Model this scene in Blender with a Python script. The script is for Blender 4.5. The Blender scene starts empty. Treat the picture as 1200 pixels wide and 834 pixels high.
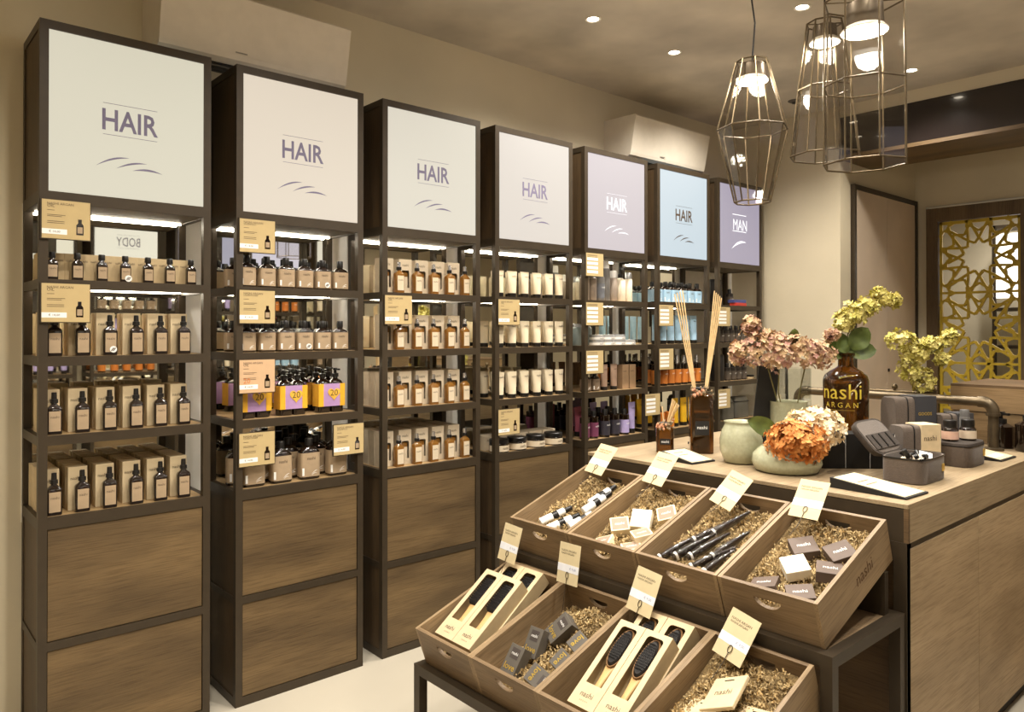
import bpy, bmesh, math, random
from mathutils import Vector, Matrix, Euler
R = math.radians
random.seed(7)
scn = bpy.context.scene
COL = scn.collection

# ------------------------------------------------------------------ camera
cd = bpy.data.cameras.new('camera'); cam = bpy.data.objects.new('camera', cd); COL.objects.link(cam)
cd.sensor_fit = 'HORIZONTAL'; cd.sensor_width = 36.0; cd.lens = 26.394; cd.shift_y = -0.02985
cd.clip_start = 0.05; cd.clip_end = 60
cam.location = (-0.4834, -3.0097, 1.5234)
cam.rotation_euler = (math.pi / 2 + 0.006, 0, -0.7219)
scn.camera = cam
# ------------------------------------------------------------------ world and exposure
w = bpy.data.worlds.new('world'); scn.world = w; w.use_nodes = True
w.node_tree.nodes['Background'].inputs[0].default_value = (1.0, 0.86, 0.68, 1)
w.node_tree.nodes['Background'].inputs[1].default_value = 0.05
vs = scn.view_settings
vs.view_transform = 'Standard'; vs.look = 'None'; vs.gamma = 1.0; vs.use_curve_mapping = False
vs.exposure = 0.42
DOWNLIGHT_W = 67.0      # power of one recessed ceiling spot
PENDANT_W = 7.5
LED_E = 24.0             # emission of the shelf light strips
SIGN_E = 0.66
WARM = (1.0, 0.935, 0.83)

# ------------------------------------------------------------------ materials
def lin(c):
    return tuple(((v / 255) / 12.92 if v <= 10 else (((v / 255) + 0.055) / 1.055) ** 2.4) for v in c) + (1.0,)
MATS = {}
def mat(name, rgb, rough=0.5, metal=0.0, var=0.06, scale=18.0, bump=0.0, bscale=60.0, trans=0.0, ior=1.45, coat=0.0, sheen=0.0, spec=0.5):
    if name in MATS: return MATS[name]
    m = bpy.data.materials.new(name); m.use_nodes = True; MATS[name] = m
    nt = m.node_tree; b = nt.nodes['Principled BSDF']; L = nt.links.new
    b.inputs['Roughness'].default_value = rough; b.inputs['Metallic'].default_value = metal
    b.inputs['Transmission Weight'].default_value = trans; b.inputs['IOR'].default_value = ior
    b.inputs['Coat Weight'].default_value = coat; b.inputs['Sheen Weight'].default_value = sheen
    b.inputs['Specular IOR Level'].default_value = spec
    c = lin(rgb)
    tc = nt.nodes.new('ShaderNodeTexCoord')
    n = nt.nodes.new('ShaderNodeTexNoise'); n.inputs['Scale'].default_value = scale; n.inputs['Detail'].default_value = 3
    L(tc.outputs['Object'], n.inputs['Vector'])
    r = nt.nodes.new('ShaderNodeValToRGB')
    r.color_ramp.elements[0].position = 0.3; r.color_ramp.elements[1].position = 0.7
    r.color_ramp.elements[0].color = tuple(max(0, v * (1 - var * 1.6)) for v in c[:3]) + (1,)
    r.color_ramp.elements[1].color = tuple(min(1, v * (1 + var * 1.6)) for v in c[:3]) + (1,)
    L(n.outputs['Fac'], r.inputs['Fac']); L(r.outputs['Color'], b.inputs['Base Color'])
    if bump:
        n2 = nt.nodes.new('ShaderNodeTexNoise'); n2.inputs['Scale'].default_value = bscale; n2.inputs['Detail'].default_value = 4
        L(tc.outputs['Object'], n2.inputs['Vector'])
        bp = nt.nodes.new('ShaderNodeBump'); bp.inputs['Strength'].default_value = bump; bp.inputs['Distance'].default_value = 0.01
        L(n2.outputs['Fac'], bp.inputs['Height']); L(bp.outputs['Normal'], b.inputs['Normal'])
    return m
def wood(name, dark, light, axis='x', rough=0.5, scale=1.0):
    if name in MATS: return MATS[name]
    m = bpy.data.materials.new(name); m.use_nodes = True; MATS[name] = m
    nt = m.node_tree; b = nt.nodes['Principled BSDF']; L = nt.links.new
    b.inputs['Roughness'].default_value = rough; b.inputs['Specular IOR Level'].default_value = 0.35
    tc = nt.nodes.new('ShaderNodeTexCoord'); oi = nt.nodes.new('ShaderNodeObjectInfo')
    ad = nt.nodes.new('ShaderNodeVectorMath'); ad.operation = 'ADD'
    ml = nt.nodes.new('ShaderNodeMath'); ml.operation = 'MULTIPLY'; ml.inputs[1].default_value = 13.0
    L(oi.outputs['Random'], ml.inputs[0]); L(tc.outputs['Object'], ad.inputs[0]); L(ml.outputs[0], ad.inputs[1])
    mp = nt.nodes.new('ShaderNodeMapping'); k = {'x': 0, 'y': 1, 'z': 2}[axis]
    s = [7 * scale] * 3; s[k] = 1.5 * scale; mp.inputs['Scale'].default_value = s
    L(ad.outputs[0], mp.inputs['Vector'])
    n = nt.nodes.new('ShaderNodeTexNoise'); n.inputs['Scale'].default_value = 1.0; n.inputs['Detail'].default_value = 2; n.inputs['Distortion'].default_value = 0.3
    L(mp.outputs[0], n.inputs['Vector'])
    r = nt.nodes.new('ShaderNodeValToRGB'); r.color_ramp.elements[0].position = 0.3; r.color_ramp.elements[1].position = 0.7
    r.color_ramp.elements[0].color = lin(dark); r.color_ramp.elements[1].color = lin(light)
    L(n.outputs['Fac'], r.inputs['Fac'])
    mp2 = nt.nodes.new('ShaderNodeMapping'); s = [220 * scale] * 3; s[k] = 9 * scale; mp2.inputs['Scale'].default_value = s
    L(ad.outputs[0], mp2.inputs['Vector'])
    n2 = nt.nodes.new('ShaderNodeTexNoise'); n2.inputs['Scale'].default_value = 1.0; n2.inputs['Detail'].default_value = 3
    L(mp2.outputs[0], n2.inputs['Vector'])
    mx = nt.nodes.new('ShaderNodeMixRGB'); mx.blend_type = 'MULTIPLY'; mx.inputs[0].default_value = 0.55
    r2 = nt.nodes.new('ShaderNodeValToRGB'); r2.color_ramp.elements[0].position = 0.30; r2.color_ramp.elements[1].position = 0.55
    r2.color_ramp.elements[0].color = (0.45, 0.4, 0.34, 1); r2.color_ramp.elements[1].color = (1, 1, 1, 1)
    L(n2.outputs['Fac'], r2.inputs['Fac']); L(r.outputs['Color'], mx.inputs[1]); L(r2.outputs['Color'], mx.inputs[2])
    L(mx.outputs[0], b.inputs['Base Color'])
    bp = nt.nodes.new('ShaderNodeBump'); bp.inputs['Strength'].default_value = 0.15; bp.inputs['Distance'].default_value = 0.003
    L(n2.outputs['Fac'], bp.inputs['Height']); L(bp.outputs['Normal'], b.inputs['Normal'])
    return m
def emit(name, rgb, strength):
    if name in MATS: return MATS[name]
    m = bpy.data.materials.new(name); m.use_nodes = True; MATS[name] = m
    nt = m.node_tree; b = nt.nodes['Principled BSDF']
    b.inputs['Base Color'].default_value = (0.08, 0.08, 0.08, 1); b.inputs['Roughness'].default_value = 0.4; b.inputs['Specular IOR Level'].default_value = 0.2
    b.inputs['Emission Color'].default_value = lin(rgb); b.inputs['Emission Strength'].default_value = strength
    return m
def pane_mat(name, tint, refl=1.0):
    if name in MATS: return MATS[name]
    m = bpy.data.materials.new(name); m.use_nodes = True; MATS[name] = m
    nt = m.node_tree; L = nt.links.new
    for n in list(nt.nodes):
        if n.type == 'BSDF_PRINCIPLED': nt.nodes.remove(n)
    out = [n for n in nt.nodes if n.type == 'OUTPUT_MATERIAL'][0]
    t = nt.nodes.new('ShaderNodeBsdfTransparent'); t.inputs[0].default_value = tint + (1,)
    g = nt.nodes.new('ShaderNodeBsdfGlossy'); g.inputs['Roughness'].default_value = 0.02
    f = nt.nodes.new('ShaderNodeLayerWeight'); p5 = nt.nodes.new('ShaderNodeMath'); p5.operation = 'POWER'; p5.inputs[1].default_value = 4.0
    k = nt.nodes.new('ShaderNodeMath'); k.operation = 'MULTIPLY_ADD'; k.inputs[1].default_value = 0.6 * refl; k.inputs[2].default_value = 0.02 * refl; k.use_clamp = True
    L(f.outputs['Facing'], p5.inputs[0])
    mx = nt.nodes.new('ShaderNodeMixShader')
    L(p5.outputs[0], k.inputs[0]); L(k.outputs[0], mx.inputs[0]); L(t.outputs[0], mx.inputs[1]); L(g.outputs[0], mx.inputs[2]); L(mx.outputs[0], out.inputs[0])
    return m

STEEL = mat('bronze_steel', (60, 50, 37), 0.45, 0.2, 0.05)
WALL = mat('wall_plaster', (206, 194, 168), 0.85, 0, 0.05, 1.6, 0.08, 30)
WHITEWALL = mat('pale_plaster', (200, 190, 168), 0.85, 0, 0.04, 1.6, 0.06, 30)
CEIL = mat('ceiling_cement', (200, 190, 174), 0.85, 0, 0.14, 2.2, 0.15, 8)
FLOOR = mat('floor_resin', (182, 174, 158), 0.45, 0, 0.03, 1.5)
DOORWOOD = wood('cabinet_oak', (80, 64, 43), (114, 93, 63), 'x')
SIDEWOOD = wood('dark_oak', (66, 52, 36), (88, 70, 48), 'z')
SHELFWOOD = wood('shelf_oak', (150, 124, 86), (184, 154, 112), 'x')
COUNTERWOOD = wood('counter_oak', (132, 114, 88), (164, 144, 114), 'x')
COUNTERDOORLIT = wood('counter_door_oak_lit', (156, 134, 104), (186, 162, 128), 'x')  # lighter copy of the counter oak, standing in for light on the doors
CRATEX = wood('crate_oak_long', (122, 102, 76), (156, 132, 100), 'x')
CRATEY = wood('crate_oak_cross', (110, 90, 66), (142, 119, 90), 'y')
RIMWOOD = wood('crate_oak_rim', (172, 140, 104), (200, 168, 130), 'x')
MIRROR = mat('mirror_glass', (225, 225, 218), 0.02, 1.0, 0.0)
KRAFT = mat('kraft_board', (186, 164, 126), 0.75, 0, 0.04, 30)
KRAFTPALE = mat('kraft_board_pale', (206, 186, 150), 0.75, 0, 0.04, 30)
CREAMBOX = mat('cream_board', (206, 190, 164), 0.7, 0, 0.03, 30)
CARD = mat('card_kraft', (186, 164, 118), 0.7, 0, 0.02, 20)
CARDPINK = mat('card_rose', (200, 166, 130), 0.7, 0, 0.02, 20)
TAGCARD = mat('tag_kraft', (208, 192, 154), 0.75, 0, 0.03, 20)
PAPERWHITE = mat('paper_white', (238, 236, 232), 0.6, 0, 0.01)
INK = mat('ink_dark', (72, 58, 44), 0.6, 0, 0.02)
INKGREY = mat('ink_grey_violet', (112, 106, 132), 0.6, 0, 0.02)
INKWHITE = emit('ink_white_lit', (250, 248, 250), 1.0)
GOLD = mat('gold_foil', (226, 192, 96), 0.3, 0.7, 0.05)
BLACK = mat('black_plastic', (28, 26, 25), 0.32, 0, 0.03)
BLACKCARD = mat('black_card', (24, 22, 21), 0.55, 0, 0.05)
DARKGLASS = mat('brown_glass', (27, 16, 9), 0.08, 0, 0.1, 12, coat=0.6)
AMBER = mat('amber_glass', (136, 92, 38), 0.1, 0, 0.12, 12, trans=0.2, coat=0.5)
BIGAMBER = mat('amber_glass_deep', (112, 72, 22), 0.03, 0, 0.1, 6, trans=0.92, ior=1.35, coat=0.3)
LABELKRAFT = mat('label_kraft', (164, 142, 114), 0.7, 0, 0.04, 40)
CREAMTUBE = mat('tube_cream', (216, 202, 174), 0.35, 0, 0.02)
CHROME = mat('silver_cap', (210, 210, 214), 0.18, 0.9, 0.02)
BRASS = mat('antique_brass', (94, 80, 58), 0.4, 0.75, 0.1)
PIPE = mat('pipe_bronze', (96, 84, 66), 0.38, 0.75, 0.12, 20)
CELADON = mat('celadon_glaze', (168, 168, 140), 0.2, 0, 0.05, 90, 0.02, 160, coat=0.4)
FABRIC = mat('grey_brown_fabric', (86, 74, 64), 0.85, 0, 0.06, 80, 0.2, 200, sheen=0.2)
FABRICDARK = mat('dark_fabric', (58, 50, 44), 0.85, 0, 0.06, 80, 0.2, 200)
WIRE = mat('wire_dark', (70, 62, 52), 0.4, 0.7, 0.02)
REED = mat('reed_wood', (214, 184, 136), 0.7, 0, 0.06, 40)
LEAF = mat('leaf_green', (72, 84, 34), 0.5, 0, 0.18, 30)
STEM = mat('stem_green', (110, 104, 60), 0.6, 0, 0.1)
PANE = pane_mat('pendant_pane_glass', (0.965, 0.96, 0.955), 0.9)
CLEARGLASS = pane_mat('clear_glass', (0.93, 0.94, 0.93), 1.6)
GOLDLAT = mat('lattice_gold', (186, 158, 44), 0.45, 0.0, 0.1, 20)
LED = emit('led_strip_white', (255, 244, 222), LED_E)
LAMPFACE = emit('lamp_face', (255, 240, 214), 14.0)

# ------------------------------------------------------------------ mesh helpers
def mk(name, vf, m, smooth=False, ang=40):
    me = bpy.data.meshes.new(name); me.from_pydata([tuple(v) for v in vf[0]], [], vf[1]); me.update()
    bm = bmesh.new(); bm.from_mesh(me); bmesh.ops.recalc_face_normals(bm, faces=bm.faces); bm.to_mesh(me); bm.free()
    me.materials.append(m)
    if smooth:
        me.polygons.foreach_set('use_smooth', [True] * len(me.polygons)); me.set_sharp_from_angle(angle=R(ang))
    return me
def join(*vfs):
    V, F = [], []
    for v, f in vfs:
        o = len(V); V += list(v); F += [tuple(i + o for i in q) for q in f]
    return V, F
def xf(vf, M):
    return [M @ Vector(v) for v in vf[0]], vf[1]
def mv(vf, x=0, y=0, z=0):
    return [(a + x, b + y, c + z) for a, b, c in vf[0]], vf[1]
def bx(x0, x1, y0, y1, z0, z1):
    v = [(x, y, z) for z in (z0, z1) for y in (y0, y1) for x in (x0, x1)]
    return v, [(0, 2, 3, 1), (4, 5, 7, 6), (0, 1, 5, 4), (2, 6, 7, 3), (0, 4, 6, 2), (1, 3, 7, 5)]
def cbox(x0, x1, y0, y1, z0, z1, b=0.003):
    bm = bmesh.new(); v, f = bx(x0, x1, y0, y1, z0, z1)
    vs_ = [bm.verts.new(p) for p in v]
    for q in f: bm.faces.new([vs_[i] for i in q])
    bmesh.ops.bevel(bm, geom=list(bm.edges), offset=b, segments=2, affect='EDGES', profile=0.6)
    bm.verts.index_update(); out = ([tuple(v.co) for v in bm.verts], [tuple(v.index for v in q.verts) for q in bm.faces]); bm.free()
    return out
def ring(w_, d, p, n):
    o = []
    for i in range(n):
        a = 2 * math.pi * (i + 0.5) / n; c, s = math.cos(a), math.sin(a)
        o.append((w_ / 2 * math.copysign(abs(c) ** (2 / p), c), d / 2 * math.copysign(abs(s) ** (2 / p), s)))
    return o
def loft(secs, n=16, cap0=True, cap1=True):   # secs: (z, width, depth, squareness[, dx, dy])
    V, F = [], []
    for s in secs:
        dx, dy = (s[4], s[5]) if len(s) > 4 else (0, 0)
        V += [(x + dx, y + dy, s[0]) for x, y in ring(s[1], s[2], s[3], n)]
    for k in range(len(secs) - 1):
        for i in range(n):
            j = (i + 1) % n
            F.append((k * n + i, k * n + j, (k + 1) * n + j, (k + 1) * n + i))
    if cap0: F.append(tuple(reversed(range(n))))
    if cap1: F.append(tuple(range((len(secs) - 1) * n, len(secs) * n)))
    return V, F
def lathe(prof, n=20, cap0=True, cap1=True):
    return loft([(z, 2 * r, 2 * r, 2) for z, r in prof], n, cap0, cap1)
def tube(pts, r, n=8):
    pts = [Vector(p) for p in pts]; V, F = [], []
    up = None
    for i, p in enumerate(pts):
        d = (pts[min(i + 1, len(pts) - 1)] - pts[max(i - 1, 0)]).normalized()
        if up is None: up = d.orthogonal().normalized()
        up = (up - d * up.dot(d)).normalized(); sd = d.cross(up)
        rr = r[i] if isinstance(r, (list, tuple)) else r
        V += [p + (up * math.cos(2 * math.pi * k / n) + sd * math.sin(2 * math.pi * k / n)) * rr for k in range(n)]
    for i in range(len(pts) - 1):
        for k in range(n):
            j = (k + 1) % n; F.append((i * n + k, i * n + j, (i + 1) * n + j, (i + 1) * n + k))
    F.append(tuple(reversed(range(n)))); F.append(tuple(range((len(pts) - 1) * n, len(pts) * n)))
    return [tuple(v) for v in V], F
def extr(poly, t):   # outline in x,z facing -y, thickness t towards +y
    n = len(poly)
    V = [(x, 0, z) for x, z in poly] + [(x, t, z) for x, z in poly]
    F = [tuple(range(n)), tuple(reversed(range(n, 2 * n)))] + [(i, n + i, n + (i + 1) % n, (i + 1) % n) for i in range(n)]
    return V, F
def holed(x0, x1, z0, z1, hole, t):
    """board in x,z of thickness t along y with one hole given as (upper edge left-to-right, lower edge left-to-right), sharing both end points"""
    up, lo = hole
    A = [(x0, z1), (x1, z1), (x1, up[-1][1])] + list(reversed(up)) + [(x0, up[0][1])]
    Bq = [(x0, z0), (x0, lo[0][1])] + list(lo) + [(x1, lo[-1][1]), (x1, z0)]
    V, F = [], []
    for y in (0, t):
        for P in (A, Bq):
            o = len(V); V += [(x, y, z) for x, z in P]; F.append(tuple(range(o, o + len(P))))
    for P in ([(x0, z0), (x1, z0), (x1, z1), (x0, z1)], list(up) + list(reversed(lo[1:-1]))):
        o = len(V); n = len(P)
        V += [(x, 0, z) for x, z in P] + [(x, t, z) for x, z in P]
        F += [(o + i, o + (i + 1) % n, o + n + (i + 1) % n, o + n + i) for i in range(n)]
    return V, F

# ------------------------------------------------------------------ lettering (all made before the scene fills up)
TXT = {}
def prep_text(items):
    obs = []
    for key, s, bold in items:
        c = bpy.data.curves.new('t_' + key, 'FONT'); c.body = s; c.size = 1.0; c.resolution_u = 2; c.offset = bold; c.extrude = 0.0
        c.align_x = 'CENTER'
        o = bpy.data.objects.new('t_' + key, c); COL.objects.link(o); obs.append((key, o))
    dg = bpy.context.evaluated_depsgraph_get()
    for key, o in obs:
        me = bpy.data.meshes.new_from_object(o.evaluated_get(dg))
        V = [tuple(v.co) for v in me.vertices]; F = [tuple(p.vertices) for p in me.polygons]
        x0, x1 = min(v[0] for v in V), max(v[0] for v in V); y0, y1 = min(v[1] for v in V), max(v[1] for v in V)
        TXT[key] = ([((x - (x0 + x1) / 2) / (x1 - x0), 0.0, (y - (y0 + y1) / 2) / (x1 - x0)) for x, y, z in V], F, (y1 - y0) / (x1 - x0))
        c = o.data; bpy.data.objects.remove(o); bpy.data.curves.remove(c); bpy.data.meshes.remove(me)
prep_text([('HAIR', 'HAIR', 0.018), ('MAN', 'MAN', 0.0), ('BODY', 'BODY', 0.0), ('FACE', 'FACE', 0.0), ('nashi', 'nashi', 0.0), ('ARGAN', 'A R G A N', 0.0),
           ('love', 'love', 0.02), ('20', '20', 0.0), ('NASHI ARGAN', 'NASHI ARGAN', 0.0), ('OIL', 'OIL', 0.0), ('SHAMPOO', 'SHAMPOO', 0.0),
           ('CONDITIONER', 'CONDITIONER', 0.0), ('price', '\u20ac 14,00', 0.0), ('price2', '\u20ac 9,00', 0.0), ('goods', 'GOODS', 0.02)])
def text(key, width, height=None):     # faces -y, centred
    V, F, a = TXT[key]; h = (height / a) if height else width
    return [(x * width, y, z * h) for x, y, z in V], F

# ------------------------------------------------------------------ object helpers
def obj(name, me, parent=None, loc=(0, 0, 0), rot=(0, 0, 0), label=None, kind=None):
    o = bpy.data.objects.new(name, me); COL.objects.link(o)
    o.location = loc; o.rotation_euler = rot
    if parent: o.parent = parent
    if label: o['label'] = label
    if kind: o['kind'] = kind
    return o
def tagit(o, label, cat, group=None, kind=None):
    o['label'] = label; o['category'] = cat
    if group: o['group'] = group
    if kind: o['kind'] = kind
    return o
def thing(name, label, cat, loc=(0, 0, 0), rot=(0, 0, 0), group=None):
    o = bpy.data.objects.new(name, None); COL.objects.link(o); o.empty_display_size = 0.05
    o.location = loc; o.rotation_euler = rot
    return tagit(o, label, cat, group)
def struct(name, vf, m, smooth=False):
    return obj(name, mk(name, vf, m, smooth), kind='structure')
def inst(proto, loc, rz=0.0, label='', group=None, rot=None):
    """proto: dict(name, cat, parts=[(name, mesh, loc, [subparts])]); shares mesh data between copies"""
    rot = rot if rot is not None else (0, 0, rz)
    parts = proto['parts']
    if len(parts) == 1:
        root = obj(parts[0][0], parts[0][1], None, loc, rot); root.name = proto['name']
        tagit(root, label, proto['cat'], group)
        for s in (parts[0][3] if len(parts[0]) > 3 else []): obj(s[0], s[1], root, s[2])
        return root
    t = thing(proto['name'], label, proto['cat'], loc, rot, group)
    for p in parts:
        o = obj(p[0], p[1], t, p[2])
        for s in (p[3] if len(p) > 3 else []): obj(s[0], s[1], o, s[2])
    return t

# ================================================================== room shell
H = 3.115
struct('floor', bx(-2.6, 8.6, -4.0, 0.6, -0.1, 0.0), FLOOR)
struct('ceiling', bx(-2.6, 8.6, -4.0, 0.6, H, H + 0.1), CEIL)
struct('wall_back', bx(-2.6, 4.8, 0.34, 0.44, 0, H), WALL)
struct('trim_backboard', bx(-0.0, 4.8, 0.332, 0.34, 0.80, 2.0), mat('backboard_white', (240, 236, 226), 0.6, 0, 0.02))
struct('wall_left', bx(-2.6, -2.5, -4.0, 0.34, 0, H), WALL)
struct('wall_opposite', bx(-2.5, 8.6, -3.96, -3.86, 0, H), WALL)
struct('wall_pier', bx(4.8, 4.95, -0.545, 0.44, 0, H), WALL)
struct('wall_header', bx(4.8, 5.02, -3.86, -0.545, 3.03, H), WALL)
struct('wall_recess', bx(4.95, 6.2, -0.545, -0.45, 0, H), WALL)
struct('wall_end', join(bx(6.15, 6.25, -0.63, -0.545, 0, H), bx(6.15, 6.25, -1.42, -0.63, 2.53, H), bx(6.15, 6.25, -3.86, -1.42, 0, H)), WALL)
struct('wall_beyond', bx(8.0, 8.1, -3.86, 0.5, 0, H), WHITEWALL)
struct('wall_beyond_side', bx(6.25, 8.0, 0.1, 0.2, 0, H), WHITEWALL)
BEAM = mat('beam_lacquer', (34, 27, 26), 0.16, 0, 0.05, coat=0.5)
SOFFIT = wood('beam_soffit_oak', (84, 66, 44), (112, 90, 60), 'y')
b0 = struct('trim_beam', bx(4.79, 5.3, -3.86, -0.545, 2.76, 3.03), BEAM)
struct('trim_beam_flange', bx(4.78, 5.32, -3.86, -0.545, 2.735, 2.76), SOFFIT)

# framed board on the recess wall
t = thing('wall_board', 'pale rose panel board in a dark frame on the recess wall beyond the pier', 'panel', (4.96, -0.548, 0.0))
PANEL = mat('rose_panel', (206, 186, 164), 0.7, 0, 0.05, 3)
for i in range(2):
    obj('board_panel', mk('board_panel', bx(0.035 + 0.545 * i, 0.577 + 0.545 * i, -0.02, -0.004, 0.02, 2.545), PANEL), t)
obj('frame', mk('board_frame', join(bx(0, 0.032, -0.03, 0, 0, 2.58), bx(1.125, 1.157, -0.03, 0, 0, 2.58), bx(0.032, 1.125, -0.03, 0, 2.548, 2.58)), STEEL), t)
obj('lock', mk('board_lock', bx(0.585, 0.605, -0.028, -0.02, 1.20, 1.225), BLACK), t)

# ---- lattice door in the end wall
d = bpy.data.objects.new('door_1', None); COL.objects.link(d); d['kind'] = 'structure'; d.location = (6.15, -0.64, 0)
DOORFR = wood('door_frame_oak', (88, 72, 52), (112, 92, 66), 'z')
obj('frame', mk('door_frame', join(bx(-0.03, 0.06, -0.085, 0, 0, 2.51), bx(-0.03, 0.06, -0.775, -0.66, 0, 2.51), bx(-0.03, 0.06, -0.66, -0.085, 2.40, 2.51), bx(-0.03, 0.06, -0.66, -0.085, 0, 0.25)), DOORFR), d)
def lattice():
    bars = []
    w_, th = 0.0095, 0.022
    def bar(a, b):
        a, b = Vector(a), Vector(b); dv = (b - a)
        if dv.length < 1e-4: return
        dv.normalize(); nv = Vector((-dv[1], dv[0])) * w_
        q = [a + nv, b + nv, b - nv, a - nv]
        e = 0.00035 * (len(bars) % 17)
        V = [(e, p[0], p[1]) for p in q] + [(th + e, p[0], p[1]) for p in q]
        bars.append((V, [(0, 1, 2, 3), (7, 6, 5, 4), (0, 4, 5, 1), (1, 5, 6, 2), (2, 6, 7, 3), (3, 7, 4, 0)]))
    Y0, Y1, Z0, Z1 = -0.655, -0.09, 0.255, 2.395
    def clip(a, b):
        ax, ay = a; bx_, by = b; t0, t1 = 0.0, 1.0; dx, dy = bx_ - ax, by - ay
        for p, q in ((-dx, ax - Y0), (dx, Y1 - ax), (-dy, ay - Z0), (dy, Z1 - ay)):
            if abs(p) < 1e-9:
                if q < 0: return None
            else:
                r_ = q / p
                if p < 0: t0 = max(t0, r_)
                else: t1 = min(t1, r_)
        if t0 >= t1: return None
        return (ax + t0 * dx, ay + t0 * dy), (ax + t1 * dx, ay + t1 * dy)
    def star(cy, cz, r1, r2, n, rot):
        pts = []
        for i in range(2 * n):
            a = math.pi * i / n + rot; r_ = r1 if i % 2 == 0 else r2
            pts.append((cy + r_ * math.cos(a), cz + r_ * math.sin(a)))
        return pts
    step = 0.56
    cy0 = (Y0 + Y1) / 2
    for k in range(-1, 5):
        cz = 2.10 - step * k
        inner = star(cy0, cz, 0.150, 0.112, 12, 0)
        for i in range(24):
            c = clip(inner[i], inner[(i + 1) % 24])
            if c: bar(*c)
        for i in range(12):
            a = math.pi * 2 * i / 12
            tip = (cy0 + 0.150 * math.cos(a), cz + 0.150 * math.sin(a))
            for s in (-1, 1):
                a2 = a + s * math.pi / 12
                end = (cy0 + 0.335 * math.cos(a2), cz + 0.335 * math.sin(a2))
                c = clip(tip, end)
                if c: bar(*c)
        zz = star(cy0, cz, 0.262, 0.205, 12, math.pi / 12)
        for i in range(24):
            c = clip(zz[i], zz[(i + 1) % 24])
            if c: bar(*c)
        c = clip((Y0, cz - step / 2), (Y1, cz - step / 2))
        if c: bar(*c)
        for sy in (-1, 1):
            for q in (star(cy0 + sy * step / 2, cz + step / 2, 0.10, 0.062, 8, 0), star(cy0 + sy * step / 2, cz, 0.085, 0.055, 6, 0)):
                for i in range(len(q)):
                    c = clip(q[i], q[(i + 1) % len(q)])
                    if c: bar(*c)
    bars.append(bx(0, th, Y0, Y0 + 0.02, Z0, Z1)); bars.append(bx(0, th, Y1 - 0.02, Y1, Z0, Z1))
    bars.append(bx(0, th, Y0, Y1, Z0, Z0 + 0.02)); bars.append(bx(0, th, Y0, Y1, Z1 - 0.02, Z1))
    return join(*bars)
obj('lattice', mk('lattice', lattice(), GOLDLAT), d)
# lit shelf seen through the lattice
t = thing('lit_shelf', 'dark shelf rack with a bright lit panel in the room behind the gold lattice door', 'shelf', (7.7, -1.25, 0))
obj('frame', mk('rack_frame', join(*[bx(-0.15, -0.12, y, y + 0.03, 0, 2.5) for y in (-0.6, -0.02, 0.52)], *[bx(-0.15, 0.15, -0.6, 0.55, z, z + 0.03) for z in (0.1, 0.55, 1.0, 1.35, 1.7, 2.47)]), STEEL), t)
obj('lit_panel', mk('rack_panel', bx(-0.13, -0.11, -0.57, 0.52, 1.82, 2.42), emit('rack_lit', (255, 246, 230), 2.2)), t)

# ================================================================== ceiling spots
mring = mk('spot_ring', lathe([(0, 0.040), (-0.004, 0.041), (-0.006, 0.038), (-0.003, 0.029), (0, 0.029)], 24, False, False), mat('spot_white', (226, 220, 208), 0.5), True)
mlens = mk('spot_lens', lathe([(-0.003, 0.029), (-0.002, 0.001)], 24), LAMPFACE)
def downlight(x, y, seen):
    t = thing('ceiling_spot', seen, 'ceiling light', (x, y, H), group=None if seen.startswith('small') else 'unseen ceiling spots added for fill')
    obj('trim_ring', mring, t); obj('lens', mlens, t)
    l = bpy.data.lights.new('spot_lamp', 'SPOT'); l.energy = DOWNLIGHT_W; l.color = WARM; l.spot_size = R(140); l.spot_blend = 0.9; l.shadow_soft_size = 0.04
    lo = bpy.data.objects.new('spot_lamp', l); COL.objects.link(lo); lo.parent = t; lo.location = (0, 0, -0.03)
for x, y, n in ((2.361, -0.407, 'small recessed ceiling spot in front of the cabinet with the mauve sign'),
                (3.051, -0.402, 'small recessed ceiling spot in front of the cabinet with the pale blue sign'),
                (3.74, -0.402, 'small recessed ceiling spot behind the diamond-shaped pendant lamp'),
                (3.029, -1.185, 'small recessed ceiling spot over the counter between the pendant lamps'),
                (4.386, -1.182, 'small recessed ceiling spot close to the dark lacquered beam')):
    downlight(x, y, n)
HID = 'unseen fill spot added in the shop ceiling outside the HAIR display rows'  # spots added out of view as ambient fill for the shop
for x, y in ((1.10, -0.95), (0.15, -1.05), (1.66, -1.35), (0.75, -1.6), (1.66, -2.35), (2.6, -2.65), (0.3, -2.2), (3.6, -2.6), (-0.8, -1.6), (-1.5, -2.9)):
    downlight(x, y, HID)
downlight(7.0, -1.0, 'small unseen ceiling spot added in the room behind the gold lattice door')  # unseen spot, added to brighten the background behind the lattice

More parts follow.
